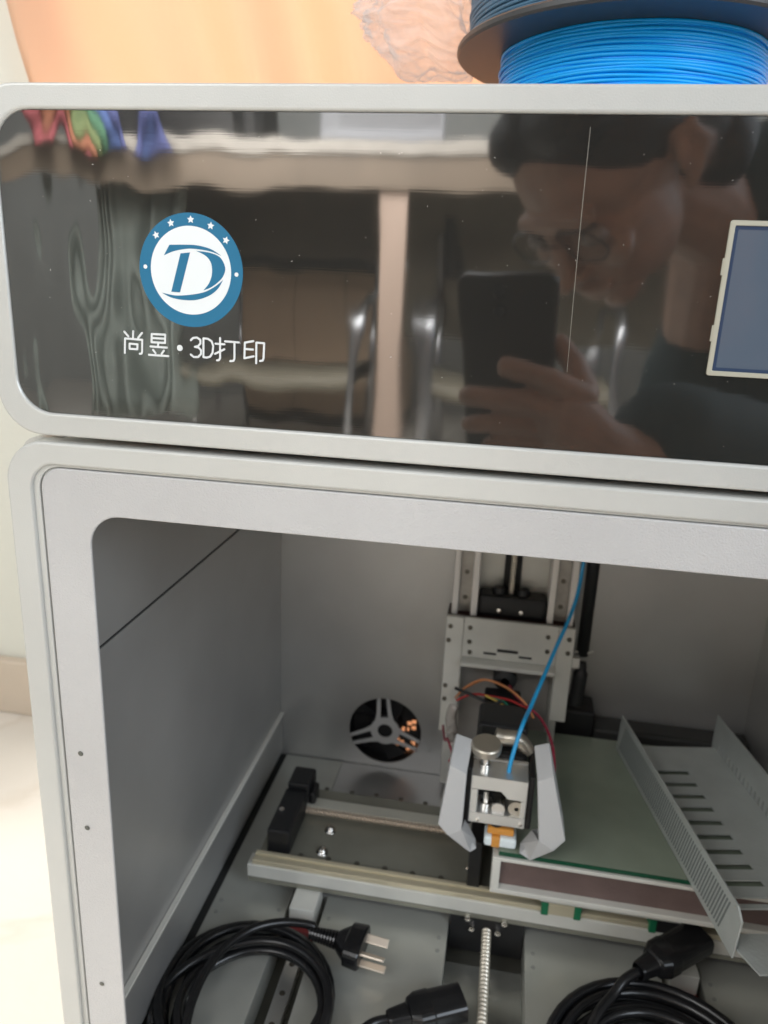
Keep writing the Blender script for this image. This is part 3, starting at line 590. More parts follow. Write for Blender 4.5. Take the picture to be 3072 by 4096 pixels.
# hot end
a = q2(680, 1175, .152); b_ = q2(975, 1320, .152); tz = q2(680, 1175, .152).z
G().box(a.x, b_.x, .152, .167, b_.z + 0.001, tz).build('heater_block', SILIC, ex, bevel=0.0018, seg=3)
a2 = q2(745, 1175, .152); b2 = q2(825, 1310, .152)
G().box(a2.x, b2.x, .1515, .1675, b_.z + 0.0006, tz + 0.0006).build('amber_tape', KAPTON, ex, bevel=0.0016, seg=3)
G().box(a2.x - 0.003, b2.x + 0.009, .1545, .164, tz + 0.0008, tz + 0.0062).build('amber_tape', KAPTON, ex, bevel=0.001)
G().cyl(((a.x + b_.x) / 2, .159, b_.z + 0.001), ((a.x + b_.x) / 2, .159, b_.z - 0.0035), 0.003, 0.0006, 12).build('nozzle', BRASS, ex)
G().cyl((a2.x + 0.011, .160, tz), (a2.x + 0.011, .160, bz0), 0.002, None, 12).build('heat_break', STEEL, ex)
G().cyl((a2.x + 0.003, .160, tz + 0.006), (a2.x + 0.003, .160, bz0), 0.0045, None, 16).build('heat_sink', BLACK, ex)

# wires
def wire(name, pts, r, m, label, yy=None):
    g = G(); g.tube(spline(pts, 8), r, 8); o = g.build(name, m, P, smooth=True, label=label); return o
ORG = mat('orange_wire', (0.62, 0.25, 0.10), 0.45); RED = mat('red_wire', (0.45, 0.03, 0.03), 0.4); DRED = mat('dark_red_wire', (0.30, 0.02, 0.05), 0.4)
YEL = mat('yellow_wire', (0.7, 0.5, 0.1), 0.4); GRN = mat('green_wire', (0.03, 0.3, 0.2), 0.4)
wire('wire', [q1(250, 1330, .29), q1(340, 1240, .285), q1(470, 1180, .28), q1(600, 1210, .275), q1(740, 1290, .26), q1(850, 1400, .25), q1(900, 1500, .24)], 0.0009, ORG, 'orange wire')
wire('wire', [q1(330, 1250, .288), q1(480, 1185, .283), q1(590, 1200, .278), q1(720, 1270, .262), q1(830, 1370, .252)], 0.0008, ORG, 'orange wire')
wire('wire', [q1(260, 1350, .29), q1(400, 1300, .285), q1(560, 1320, .275), q1(700, 1350, .262), q1(790, 1390, .255), q1(880, 1440, .245)], 0.0010, RED, 'red wire')
wire('wire', [q1(700, 1230, .28), q1(760, 1320, .265), q1(850, 1400, .25), q1(950, 1490, .24), q1(1020, 1610, .22), q1(1060, 1740, .205), hit(*c2(1330, 330), 'y', .19), hit(*c2(1345, 480), 'y', .18), hit(*c2(1340, 600), 'y', .17)], 0.0011, DRED, 'dark red wire looping down to the right duct')
wire('wire', [q1(500, 1310, .275), q1(580, 1350, .27), q1(640, 1385, .262), q1(660, 1430, .255)], 0.0009, YEL, 'yellow wire')
wire('wire', [q1(540, 1330, .275), q1(640, 1350, .268), q1(690, 1400, .258), q1(700, 1440, .25)], 0.0008, GRN, 'green wire')
wire('wire', [q1(150, 1560, .28), q1(165, 1680, .25), hit(*c2(330, 250), 'y', .21), hit(*c2(375, 390), 'y', .18), hit(*c2(350, 460), 'y', .165)], 0.0010, DRED, 'dark red wire at the left duct')
CLEAR = mat('milky_sleeve', (0.50, 0.46, 0.42), 0.25, spec=0.8, bump=0.6, bscale=120)
wire('cable_sleeve', [q1(240, 1400, .285), q1(215, 1500, .275), q1(230, 1650, .25), hit(*c2(400, 330), 'y', .21)], 0.0048, CLEAR, 'milky plastic sleeve over the left wires')
wire('wire', [q1(250, 1250, .28), q1(350, 1290, .275), q1(500, 1360, .27), q1(560, 1380, .262), q1(640, 1360, .262)], 0.0014, BLACK, 'black wire')
# filament down to the feeder
T = [hit(*c1(1312, 225), 'y', 0.285), q1(1285, 380, .283), q1(1245, 540, .275), q1(1180, 710, .262), q1(1080, 930, .245), q1(970, 1190, .22), q1(870, 1420, .2), hit(*c2(1050, 100), 'y', .178), hit(*c2(975, 320), 'y', .168), hit(*c2(925, 500), 'y', .162), hit(*c2(905, 635), 'y', .158)]
T = [T[0] + Vector((0.002, 0, 0.05))] + T
g = G(); g.tube(spline(T, 8), 0.00155, 10)
tag(g.build('filament', BLUE2, smooth=True), 'bright blue filament strand running down into the print head', 'filament')

# ------------------------------------------------------------------ slotted tray lying on the bed
ang = atan2(0.163 - 0.1202, 0.3027 - 0.0911)
d0 = Vector((0.1202, 0.3027, -0.3846)); d1 = Vector((0.163, 0.0911, -0.3846)); ya = (d1 - d0).normalized(); L = (d1 - d0).length
xa = Vector((-ya.y, ya.x, 0)); zaa = Vector((0, 0, 1))
TT = Matrix((( xa.x, ya.x, 0, d0.x), (xa.y, ya.y, 0, d0.y), (0, 0, 1, d0.z), (0, 0, 0, 1)))   # local: x across, y to the front, z up
def tl_(u, v, zz=0.0054):
    p = TT.inverted() @ hit(u, v, 'z', d0.z + zz); return p
TRAYM = mat('galvanised_grey_tray', (0.50, 0.53, 0.515), 0.42, 0.35, bump=0.2, bscale=500, var=0.07, vscale=40)
PERF = mat('fine_perforation_rows', (0.17, 0.19, 0.185), 0.6)
tray = thing('slotted_tray', 'slotted grey sheet metal tray lying askew on the green glass bed', 'tray')
W_ = 0.086; th = 0.0012; bz_ = 0.0042
# base with slots and a wide cut-out near the front
slots = []
for (xl_, yy_, xr_) in ((1200, 314, 1315), (1235, 365, 1350), (1265, 417, 1385), (1300, 472, 1425), (1340, 530, 1460), (1375, 592, 1505), (1415, 655, 1545), (1455, 720, 1590), (1500, 792, 1640), (1545, 868, 1690)):
    p = tl_(*c8(xr_, yy_)); slots.append((p.y, p.x))
print('slots', [(round(a, 4), round(b, 4)) for a, b in slots], 'rfl', tl_(705.8, 748.6), tl_(768, 843.5), 'tab', tl_(735.4, 933.5), tl_(747, 974.5), 'L', L)
sw = 0.0058; sl0 = 0.012; sl1 = sum(b for a, b in slots) / len(slots)
xs_l = [0.0, sl0, sl1, W_]
g = G(); y = 0.004
for (sy, _x) in slots:
    g.box(0.0014, W_, y, sy - sw / 2, bz_, bz_ + th, TT) if sy - sw / 2 > y else None
    g.box(0.0014, sl0, sy - sw / 2, sy + sw / 2, bz_, bz_ + th, TT); g.box(sl1, W_, sy - sw / 2, sy + sw / 2, bz_, bz_ + th, TT); y = sy + sw / 2
ce = tl_(735.4, 933.5).y
g.box(0.0014, W_, y, ce - 0.020, bz_, bz_ + th, TT)
g.box(W_ - 0.006, W_, ce - 0.020, ce, bz_, bz_ + th, TT); g.box(0.0014, 0.006, ce - 0.020, ce, bz_, bz_ + th, TT)
g.build('tray_base', TRAYM, tray)
g = G(); te = tl_(747, 974.5).y
g.prism([TT @ Vector(p) for p in ((0.0012, ce, bz_), (0.0012, ce + 0.006, bz_), (0.0085, te, bz_), (W_, te, bz_), (W_, ce, bz_))], (0, 0, th)); g.build('tray_tab', TRAYM, tray)
c0 = TT @ Vector((0.020, te - 0.007, bz_ + th)); G().lathe(c0, (0, 0, 1), [(0.0014, 0), (0.0012, 0.0003), (0, 0.0003)], 12).build('tab_hole', DARKST, tray)
# left flange
hf = hit(739, 900.5, 'y', 0.098).z - d0.z; hb = hit(623.6, 711.8, 'y', 0.305).z - d0.z
print('flange h', hf, hb)
hf = max(0.025, min(hf, 0.045)); hb = max(0.02, min(hb, 0.045))
hF = (hf + hb) / 2
def flange(xo, y0_, y1_, tipcut, nsl, name, slz0, slz1, t=0.0013, cw=0.0024):
    # vertical plate in local yz with nsl narrow slots cut right through
    g = G(); st = (y1_ - y0_ - 0.02) / nsl; y = y0_
    for k in range(nsl):
        yc = y0_ + 0.012 + k * st
        g.box(xo, xo + t, y, yc, 0, hF, TT); g.box(xo, xo + t, yc, yc + cw, 0, slz0, TT); g.box(xo, xo + t, yc, yc + cw, slz1, hF, TT); y = yc + cw
    g.prism([TT @ Vector((xo, a, b)) for a, b in ((y, 0), (y, hF), (y1_ - 0.006, hF), (y1_ + tipcut, hF * 0.80), (y1_ + tipcut, 0))], xa * t)
    return g.build(name, TRAYM, tray)
fl1 = G(); 
flg = G(); 
# outer face is shown with embossed diagonal ribs
g = G(); y1_ = L + 0.002
g.prism([TT @ Vector((0, a, b)) for a, b in ((0.0, 0.0), (0.003, hF), (y1_ - 0.004, hF), (y1_ + 0.003, hF - 0.006), (y1_ + 0.001, 0.0))], xa * 0.0013)
lf = g.build('tray_flange', TRAYM, tray, bevel=0.0002)
g = G()
for k in range(62):
    y = 0.008 + k * (L - 0.022) / 62
    g.prism([TT @ Vector((-0.0005, y, 0.005)), TT @ Vector((-0.0005, y + 0.0012, 0.005)), TT @ Vector((-0.0005, y + 0.0082, hF - 0.005)), TT @ Vector((-0.0005, y + 0.0070, hF - 0.005))], xa * 0.00055)
rb_ = g.build('pressed_line', PERF, lf); rb_['kind'] = 'stuff'
g = G()
for k in range(9):
    for zz in (0.003, hF - 0.003):
        if (k + (zz > 0.01)) % 2: c0 = TT @ Vector((-0.0001, 0.02 + k * 0.024, zz)); g.lathe(c0, -xa, [(0.0006, 0), (0.0004, 0.0002), (0, 0.0002)], 8)
x_ = g.build('pin_mark', STEEL, lf); x_['kind'] = 'stuff'
flange(W_, 0.0, L * 0.95, 0.0, 30, 'tray_flange', 0.002, 0.013)

# ------------------------------------------------------------------ cables
def ring_on(cx, cy, z, r0, turns, dr, name, label, grp, start, rad=0.0031, ecc=1.0, jit=0.0015, tail=None, head=None, phase=0.0):
    pts = list(head) if head else []; n = int(turns * 40)
    for i in range(n + 1):
        t = i / 40; a = start + 2 * pi * t
        rr_ = r0 + dr * (sin(t * 2.4 + phase) * 0.5 + sin(t * 1.13 + phase * 2)) * 0.5
        zz = z + rad + 0.0052 * ((int(t * 3) * 7 + phase) % 3) * 0 + 0.005 * (0.5 + 0.5 * sin(t * 5.1 + phase)) + 0.0042 * (t / max(turns, 1)) * 2
        pts.append(Vector((cx + rr_ * cos(a), cy + rr_ * ecc * sin(a), zz)))
    if tail: pts += tail
    return pts
def fit(pts):
    (x1, y1), (x2, y2), (x3, y3) = pts; a = 2 * (x2 - x1); b = 2 * (y2 - y1); c = x2 ** 2 - x1 ** 2 + y2 ** 2 - y1 ** 2
    d = 2 * (x3 - x2); e = 2 * (y3 - y2); f = x3 ** 2 - x2 ** 2 + y3 ** 2 - y2 ** 2; D = a * e - b * d
    x = (c * e - b * f) / D; y = (a * f - c * d) / D; return x, y, sqrt((x1 - x) ** 2 + (y1 - y) ** 2)
def c7(x, y): return x * .2315, 700 + y * .2315
K = [hit(*c7(x, y), 'z', -0.468)[:2] for x, y in ((640, 1240), (1100, 930), (1448, 1290))]
kx, ky, kr = fit(K); print('coil L', kx, ky, kr)
CZ = FZ + 0.001
# left cord: cable coil plus earthed plug
cord = thing('power_cord', 'coiled black mains cord with three flat prong plug, left on chamber floor', 'power cord')
KI = [hit(*c7(x, y), 'z', -0.468)[:2] for x, y in ((830, 1300), (1100, 1098), (1362, 1260))]
ix, iy, ir2 = fit(KI); print('inner', ix, iy, ir2)
g = G()
plug_in = hit(*c10(60, 545), 'z', -0.462)
segs = []
loops = [(kx, ky, kr - 0.0035, 0), (kx + 0.0015, ky - 0.001, kr - 0.0085, 1), ((kx + ix) / 2, (ky + iy) / 2, (kr + ir2) / 2 + 0.002, 0), (ix, iy, ir2 + 0.0035, 1), ((kx * .3 + ix * .7), (ky * .3 + iy * .7), ir2 * .65 + kr * .35, 0), (ix + 0.001, iy - 0.001, ir2 + 0.0075, 2)]
pts = []
for li_, (lx, ly, lr, lz) in enumerate(loops):
    nx_ = loops[(li_ + 1) % len(loops)]
    for i in range(36):
        t = i / 36; a = -2.4 + 2 * pi * t; s = max(0, (t - 0.7) / 0.3); s = s * s * (3 - 2 * s)
        X = lx * (1 - s) + nx_[0] * s; Y = ly * (1 - s) + nx_[1] * s; R_ = lr * (1 - s) + nx_[2] * s; Z = lz * (1 - s) + nx_[3] * s
        pts.append(Vector((X + R_ * cos(a), Y + R_ * sin(a), CZ + 0.0032 + 0.0056 * Z)))
g.tube(pts, 0.0033, 12)
# top pass with highlight, leading to the plug
tp = [hit(*c7(x, y), 'z', z_) for x, y, z_ in ((800, 1420, -0.462), (830, 1300, -0.458), (890, 1170, -0.455), (980, 1060, -0.453), (1100, 985, -0.453), (1230, 960, -0.455), (1350, 975, -0.459))]
tp.append(plug_in); g2 = G(); g.tube(spline(tp, 8), 0.0031, 12)
g.build('cable', RUBBER, cord, smooth=True)
pd = (hit(*c10(560, 690), 'z', -0.462) - plug_in); pd.z = 0; pd.normalize(); ps = Vector((-pd.y, pd.x, 0)); p0 = plug_in
g = G()
for k in range(9):
    c0 = p0 + pd * (0.001 + k * 0.0024); r = 0.0047 + 0.00022 * k; g.lathe(c0, pd, [(0.0032, 0), (r, 0.0002), (r, 0.0013), (0.0036, 0.0015), (0.0036, 0.0024)], 18)
g.build('strain_relief', RUBBER, cord, smooth=False)
hb_ = p0 + pd * 0.0225; L2 = 0.021
g = G(); prof = [(0.006, 0.0075), (0.0, 0.0)]
secs = [(0.0, .0058, .0058), (0.003, .0085, .0070), (0.0075, .0125, .0080), (0.0085, .0158, .0088), (0.015, .0165, .0092), (0.0190, .0168, .0092), (0.0205, .0160, .0086)]
vs = []; n = 24
for (h, a_, b_) in secs:
    for k in range(n):
        t = 2 * pi * k / n; ex_ = 0.6
        cx_ = (abs(cos(t)) ** ex_) * (1 if cos(t) > 0 else -1) * a_; cz_ = (abs(sin(t)) ** ex_) * (1 if sin(t) > 0 else -1) * b_
        vs.append(hb_ + pd * h + ps * cx_ + Vector((0, 0, cz_)))
g.add(vs, [(i * n + k, i * n + (k + 1) % n, (i + 1) * n + (k + 1) % n, (i + 1) * n + k) for i in range(len(secs) - 1) for k in range(n)] + [tuple((len(secs) - 1) * n + k for k in range(n))])
g.build('plug_body', RUBBER, cord, bevel=0.0006)
pe = hb_ + pd * 0.0205
def prong(off, up, wdt, tk, ln, rot):
    T = Matrix.Translation(pe + ps * off + Vector((0, 0, up))) @ Matrix((( pd.x, ps.x, 0, 0), (pd.y, ps.y, 0, 0), (0, 0, 1, 0), (0, 0, 0, 1))) @ Matrix.Rotation(rot, 4, 'X')
    G().box(-0.001, ln, -wdt / 2, wdt / 2, -tk / 2, tk / 2, T).build('prong', BRASS, cord, bevel=0.0006)
prong(-0.0070, 0.0020, 0.0062, 0.0016, 0.0175, radians(-28)); prong(0.0068, 0.0025, 0.0062, 0.0016, 0.0165, radians(30)); prong(-0.0085, -0.0050, 0.0055, 0.0016, 0.019, radians(10))

def connector(o, cbase, cdir, length, label=None):
    up = Vector((0, 0, 1)); d = cdir.normalized(); s = Vector((-d.y, d.x, 0)).normalized(); u = d.cross(s) * -1
    if u.z < 0: u = -u
    secs = [(0.0, .0050, .0048), (0.002, .0058, .0052), (0.014, .0072, .0062), (0.0150, .0095, .0078), (0.021, .0125, .0088), (0.030, .0126, .0090), (0.0305, .0120, .0084), (length, .0118, .0082)]
    vs = []; n = 24; g = G()
    for (h, a_, b_) in secs:
        for k in range(n):
            t = 2 * pi * k / n; cx_ = (abs(cos(t)) ** .55) * (1 if cos(t) > 0 else -1) * a_; cz_ = (abs(sin(t)) ** .55) * (1 if sin(t) > 0 else -1) * b_
            vs.append(cbase + d * h + s * cx_ + u * cz_)
    g.add(vs, [(i * n + k, i * n + (k + 1) % n, (i + 1) * n + (k + 1) % n, (i + 1) * n + k) for i in range(len(secs) - 1) for k in range(n)] + [tuple((len(secs) - 1) * n + k for k in range(n))])
    g.build('connector', RUBBER, o, bevel=0.0006)
# socket end of the left cord, bottom centre
a = hit(*c10(620, 1120), 'z', -0.468); b_ = hit(*c10(1060, 1010), 'z', -0.466)
cA = a - (b_ - a).normalized() * 0.004
connector(cord, cA, b_ - a, (b_ - a).length + 0.006)
g = G(); dd = (b_ - a).normalized(); g.tube(spline([cA + dd * 0.003, cA - dd * 0.012, cA - dd * 0.028 + Vector((0.002, -0.012, 0)), cA + Vector((-0.02, -0.045, 0)), (kx + 0.02, ky - kr, CZ + 0.004)], 8), 0.0032, 12); g.build('cable', RUBBER, cord, smooth=True)
# small moulding ridge
G().lathe(cA + dd * 0.0135, dd, [(0.0072, 0), (0.0084, 0.0006), (0.0072, 0.0012)], 20).build('moulding_ridge', RUBBER, cord)

cord2 = thing('power_cord', 'thick black cord coil with socket connector under the slotted tray, right', 'power cord')
def c11(x, y): return (2100 + x / 1.707) / 4, (3400 + y / 1.707) / 4
K = [hit(*c11(x, y), 'z', -0.455)[:2] for x, y in ((160, 1160), (560, 885), (1230, 1050))]
rx, ry, rr2 = fit(K); print('coil R', rx, ry, rr2)
loops = [(rx, ry, rr2 - 0.003, 3), (rx, ry, rr2 - 0.003, 1.8), (rx, ry, rr2 - 0.0035, .7), (rx, ry, rr2 - 0.010, 0), (rx + .001, ry, rr2 - 0.0098, 2.9), (rx, ry - .001, rr2 - 0.0168, 2.3), (rx + .001, ry, rr2 - 0.0235, 2.7), (rx, ry, rr2 - 0.0300, 2.0), (rx, ry, rr2 - 0.037, 1.4)]
pts = []; g = G()
for li_, (lx, ly, lr, lz) in enumerate(loops):
    nx_ = loops[min(li_ + 1, len(loops) - 1)]
    for i in range(40):
        t = i / 40; a = -2.0 + 2 * pi * t; s = max(0, (t - 0.75) / 0.25); s = s * s * (3 - 2 * s)
        R_ = lr * (1 - s) + nx_[2] * s; Z = lz * (1 - s) + nx_[3] * s
        pts.append(Vector((lx + R_ * cos(a), ly + R_ * sin(a), CZ + 0.0034 + 0.0062 * Z)))
g.tube(pts, 0.0034, 12)
a = hit(*c11(770, 830), 'z', -0.440); b_ = hit(*c11(1170, 610), 'z', -0.440)
dd = (b_ - a).normalized()
g.tube(spline([a + dd * 0.002, a - dd * 0.012 + Vector((0, 0, -0.001)), hit(*c11(600, 990), 'z', -0.446), hit(*c11(500, 1110), 'z', -0.448), hit(*c11(440, 1260), 'z', -0.452), hit(*c11(430, 1500), 'z', -0.458)], 8), 0.0034, 12)
g.build('cable', RUBBER, cord2, smooth=True)
connector(cord2, a, b_ - a, (b_ - a).length + 0.004)

# ------------------------------------------------------------------ spools on top
def spool(c, z0, z1, rf, rw, name, label, wm, fm, group=None, rough=0.0006):
    sp_ = thing(name, label, 'spool', group)
    for (a, b) in ((z1, z1 + 0.0045), (z0 - 0.0045, z0)):
        G().lathe((c[0], c[1], a), (0, 0, 1), [(0.026, 0), (rf - 0.0012, 0), (rf, 0.0012), (rf, b - a - 0.0012), (rf - 0.0012, b - a), (0.026, b - a)], 128, True).build('flange', fm, sp_, smooth=False)
    G().lathe((c[0], c[1], z0), (0, 0, 1), [(0.024, 0), (0.027, 0), (0.027, z1 - z0), (0.024, z1 - z0)], 48, True).build('hub', fm, sp_)
    g = G(); n = 160; pitch = 0.0019; turns = int((z1 - z0) / pitch); pts = []
    for t in range(turns):
        for k in range(n):
            a = 2 * pi * k / n; z = z0 + pitch * (t + k / n + 0.5)
            z = min(z1 - 0.0008, z + 0.0016 * noise.noise(Vector((cos(a) * 1.3, sin(a) * 1.3, t * 0.45))))
            r = rw + rough * noise.noise(Vector((cos(a) * 2.1 + 5, sin(a) * 2.1, t * 3.7))) * 2.2
            pts.append(Vector((c[0] + r * cos(a), c[1] + r * sin(a), z)))
    g.tube(pts, 0.00106, 6); g.build('winding', wm, sp_, smooth=True)
    G().lathe((c[0], c[1], z0), (0, 0, 1), [(rw - 0.0003, 0), (rw - 0.0003, z1 - z0)], 96).build('winding_core', wm, sp_, smooth=True)
    return sp_
FLM = mat('smoky_black_flange', (0.05, 0.052, 0.055), 0.40)
spool((0.0515, 0.199), 0.078, 0.130, 0.100, 0.0732, 'filament_spool', 'bright blue filament spool with black flange lying on top of the printer', BLUE, FLM)
BLUE3 = mat('dusty_blue_filament', (0.07, 0.17, 0.27), 0.5)
FL2 = mat('taupe_flange', (0.30, 0.25, 0.20), 0.35)
spool((0.052, 0.240), 0.1425, 0.182, 0.1000, 0.0965, 'filament_spool', 'muted blue spool stacked on the bright blue spool, wrapped in plastic', BLUE3, FL2)
# crumpled clear bag
m = bpy.data.materials.new('crumpled_clear_film'); m.use_nodes = True; nt = m.node_tree; N = nt.nodes; b = N['Principled BSDF']; outn = N['Material Output']
b.inputs['Base Color'].default_value = (0.88, 0.90, 0.93, 1); b.inputs['Roughness'].default_value = 0.28
tr_ = N.new('ShaderNodeBsdfTransparent'); mx = N.new('ShaderNodeMixShader'); lw = N.new('ShaderNodeLayerWeight'); lw.inputs[0].default_value = 0.5
tl2 = N.new('ShaderNodeBsdfTranslucent'); tl2.inputs[0].default_value = (0.90, 0.92, 0.95, 1); m2 = N.new('ShaderNodeMixShader'); m2.inputs[0].default_value = 0.4
mr = N.new('ShaderNodeMapRange'); mr.inputs['To Min'].default_value = 0.32; mr.inputs['To Max'].default_value = 0.56
nt.links.new(b.outputs[0], m2.inputs[1]); nt.links.new(tl2.outputs[0], m2.inputs[2])
nt.links.new(lw.outputs['Facing'], mr.inputs[0]); nt.links.new(mr.outputs[0], mx.inputs[0]); nt.links.new(tr_.outputs[0], mx.inputs[1]); nt.links.new(m2.outputs[0], mx.inputs[2]); nt.links.new(mx.outputs[0], outn.inputs[0])
FILM = m
# one crumpled sheet: creases from ridged noise along the folded bag
bm = bmesh.new(); bmesh.ops.create_icosphere(bm, subdivisions=6, radius=1.0)
cc = hit(425, 16, 'y', 0.27); sxx = (hit(482, 40, 'y', 0.27).x - hit(364, 40, 'y', 0.27).x) / 2
def ridge(q): return 1 - 2 * abs(noise.noise(q))
for v in bm.verts:
    q = v.co.copy(); w3 = Vector((q.x * 1.4, q.y * 4, q.z * 5)); f = 1 + 0.42 * noise.noise(q * 1.9 + Vector((3, 1, 0))) + 0.13 * ridge(w3 + Vector((0, 5, 2))) + 0.05 * ridge(w3 * 2.1 + Vector((q.z, 0, 0)))
    tip = 1 + 0.25 * max(0, -q.x) * (1 - abs(q.z))
    f *= 0.92
    v.co = cc + Vector((q.x * f * sxx * tip, q.y * f * 0.030, q.z * f * 0.034 * (1 - 0.45 * max(0, -q.x)) - 0.016 * max(0, q.x)))
me = bpy.data.meshes.new('bag'); bm.to_mesh(me); bm.free(); me.materials.append(FILM); me.shade_smooth()
bag = bpy.data.objects.new('plastic_bag', me); COL.objects.link(bag)
tag(bag, 'crumpled clear plastic bag beside the spools on the printer top', 'plastic bag')

# ------------------------------------------------------------------ what the panel mirrors: desk, chairs, boxes, person
RW = mat('far_wall_paint', (0.55, 0.57, 0.56), 0.8, var=0.05, vscale=3)
tag(G().box(-4, 4, -3.3, -3.2, FLZ, 2.5).build('rear_room_wall', RW), None, None, kind='structure')
WOOD = mat('tan_wood_panel', (0.60, 0.44, 0.31), 0.5, var=0.1, vscale=6)
DWOOD = mat('dark_brown_laminate', (0.085, 0.072, 0.055), 0.4, var=0.15, vscale=7)
GREYL = mat('grey_laminate_edge', (0.42, 0.39, 0.35), 0.45, var=0.08, vscale=20)
CHROME = mat('satin_chair_tube', (0.42, 0.43, 0.45), 0.22, 0.9)
DV = 1.75
dz = MR(300, 138, DV).z
desk = thing('desk', 'long grey topped desk mirrored in the glossy panel, chairs pushed under it', 'desk')
G().box(-1.5, 1.2, -DV - 0.65, -DV, dz - 0.034, dz).build('desk_top', GREYL, desk, bevel=0.004)
G().box(-1.5, 1.2, -DV - 0.62, -DV - 0.60, MR(300, 258, DV + 0.6).z, dz - 0.0345).build('back_board', DWOOD, desk)
G().box(MR(412, 250, DV + 0.6).x, 1.2, -DV - 0.59, -DV - 0.57, MR(300, 330, DV + 0.6).z, dz - 0.0345).build('side_board', mat('olive_brown_board', (0.13, 0.115, 0.085), 0.5, var=0.3, vscale=5), desk)
G().box(-1.48, 1.18, -DV - 0.03, -DV - 0.012, dz - 0.115, dz - 0.0345).build('apron', mat('brown_apron', (0.20, 0.155, 0.115), 0.5, var=0.2, vscale=4), desk)
for u in (397, 720):
    a = MR(u, 200, DV + 0.02).x; G().box(a - 0.028, a + 0.028, -DV - 0.075, -DV - 0.032, FLZ, dz - 0.0345).build('leg', mat('taupe_leg', (0.50, 0.38, 0.31), 0.5) if u == 397 else bpy.data.materials['taupe_leg'], desk, bevel=0.003)
cabx0, cabx1 = MR(238, 300, 2.6).x, MR(402, 300, 2.6).x
cz1 = MR(300, 264, 2.6).z
wc = thing('wooden_cupboard', 'tan wooden cupboard under the desk, mirrored in the glossy panel', 'cupboard')
G().box(cabx0, cabx1, -2.95, -2.6, FLZ + 0.05, cz1).build('carcass', WOOD, wc, bevel=0.004)
G().box(cabx0, cabx1, -2.95, -2.62, FLZ, FLZ + 0.05).build('plinth', DWOOD, wc)
for k in (0.33, 0.66): G().box(cabx0 + (cabx1 - cabx0) * k, cabx0 + (cabx1 - cabx0) * k + 0.004, -2.6005, -2.5995, FLZ + 0.06, cz1 - 0.01).build('door_gap', DWOOD, wc)
def boxat(name, u0, v0, u1, v1, dv, dep, m, label, cat, bev=0.003):
    a = MR(u0, v1, dv); b = MR(u1, v0, dv); o = thing(name, label, cat); G().box(a.x, b.x, -dv - dep, -dv, max(a.z, dz + 0.001), b.z).build('body', m, o, bevel=bev); return o, a, b
o, a, b = boxat('storage_box', 108, 60, 247, 149, DV + 0.2, 0.25, BLACK, 'wide black box on the desk, leftmost of the dark things mirrored there', 'box'); G().box(a.x - 0.01, b.x + 0.01, -DV - 0.46, -DV - 0.19, b.z + 0.001, b.z + 0.03).build('lid', BLACK, o, bevel=0.003)
o, a, b = boxat('computer_monitor', 326, 40, 452, 138, DV + 0.25, 0.03, mat('monitor_shell', (0.30, 0.31, 0.34), 0.3), 'grey computer monitor standing on the mirrored desk', 'monitor')
G().box((a.x + b.x) / 2 - 0.14, (a.x + b.x) / 2 + 0.14, -DV - 0.32, -DV - 0.18, dz + 0.0005, dz + 0.014).build('stand', BLACK, o, bevel=0.003)
G().box(a.x + 0.012, b.x - 0.012, -DV - 0.2495, -DV - 0.2485, max(a.z, dz) + 0.03, b.z - 0.012).build('screen', mat('dull_screen', (0.16, 0.165, 0.18), 0.25), o)
# rainbow cloth
rb = thing('striped_cloth', 'rainbow striped cloth draped at the left end of the mirrored desk', 'cloth')
for k, colr in enumerate(((0.6, 0.05, 0.08), (0.65, 0.18, 0.05), (0.25, 0.35, 0.08), (0.05, 0.3, 0.12), (0.03, 0.13, 0.5), (0.03, 0.06, 0.35))):
    g = G(); m_ = mat('cloth_stripe', tuple(0.5 * q + 0.06 for q in colr), 0.8); vs = []
    for j in range(13):
        for s in (0, 1):
            u = -2 + (k + s) * 17 + j * 5.0; v = 62 + j * 7.6 - (k + s) * 0.5; p = MR(u, v, DV - 0.08 + 0.02 * sin(j * 0.9 + k)); vs.append(p)
    g.add(vs, [(2 * j, 2 * j + 1, 2 * j + 3, 2 * j + 2) for j in range(12)]); o = g.build('stripe', m_, rb, smooth=True); o.modifiers.new('s', 'SOLIDIFY').thickness = 0.003
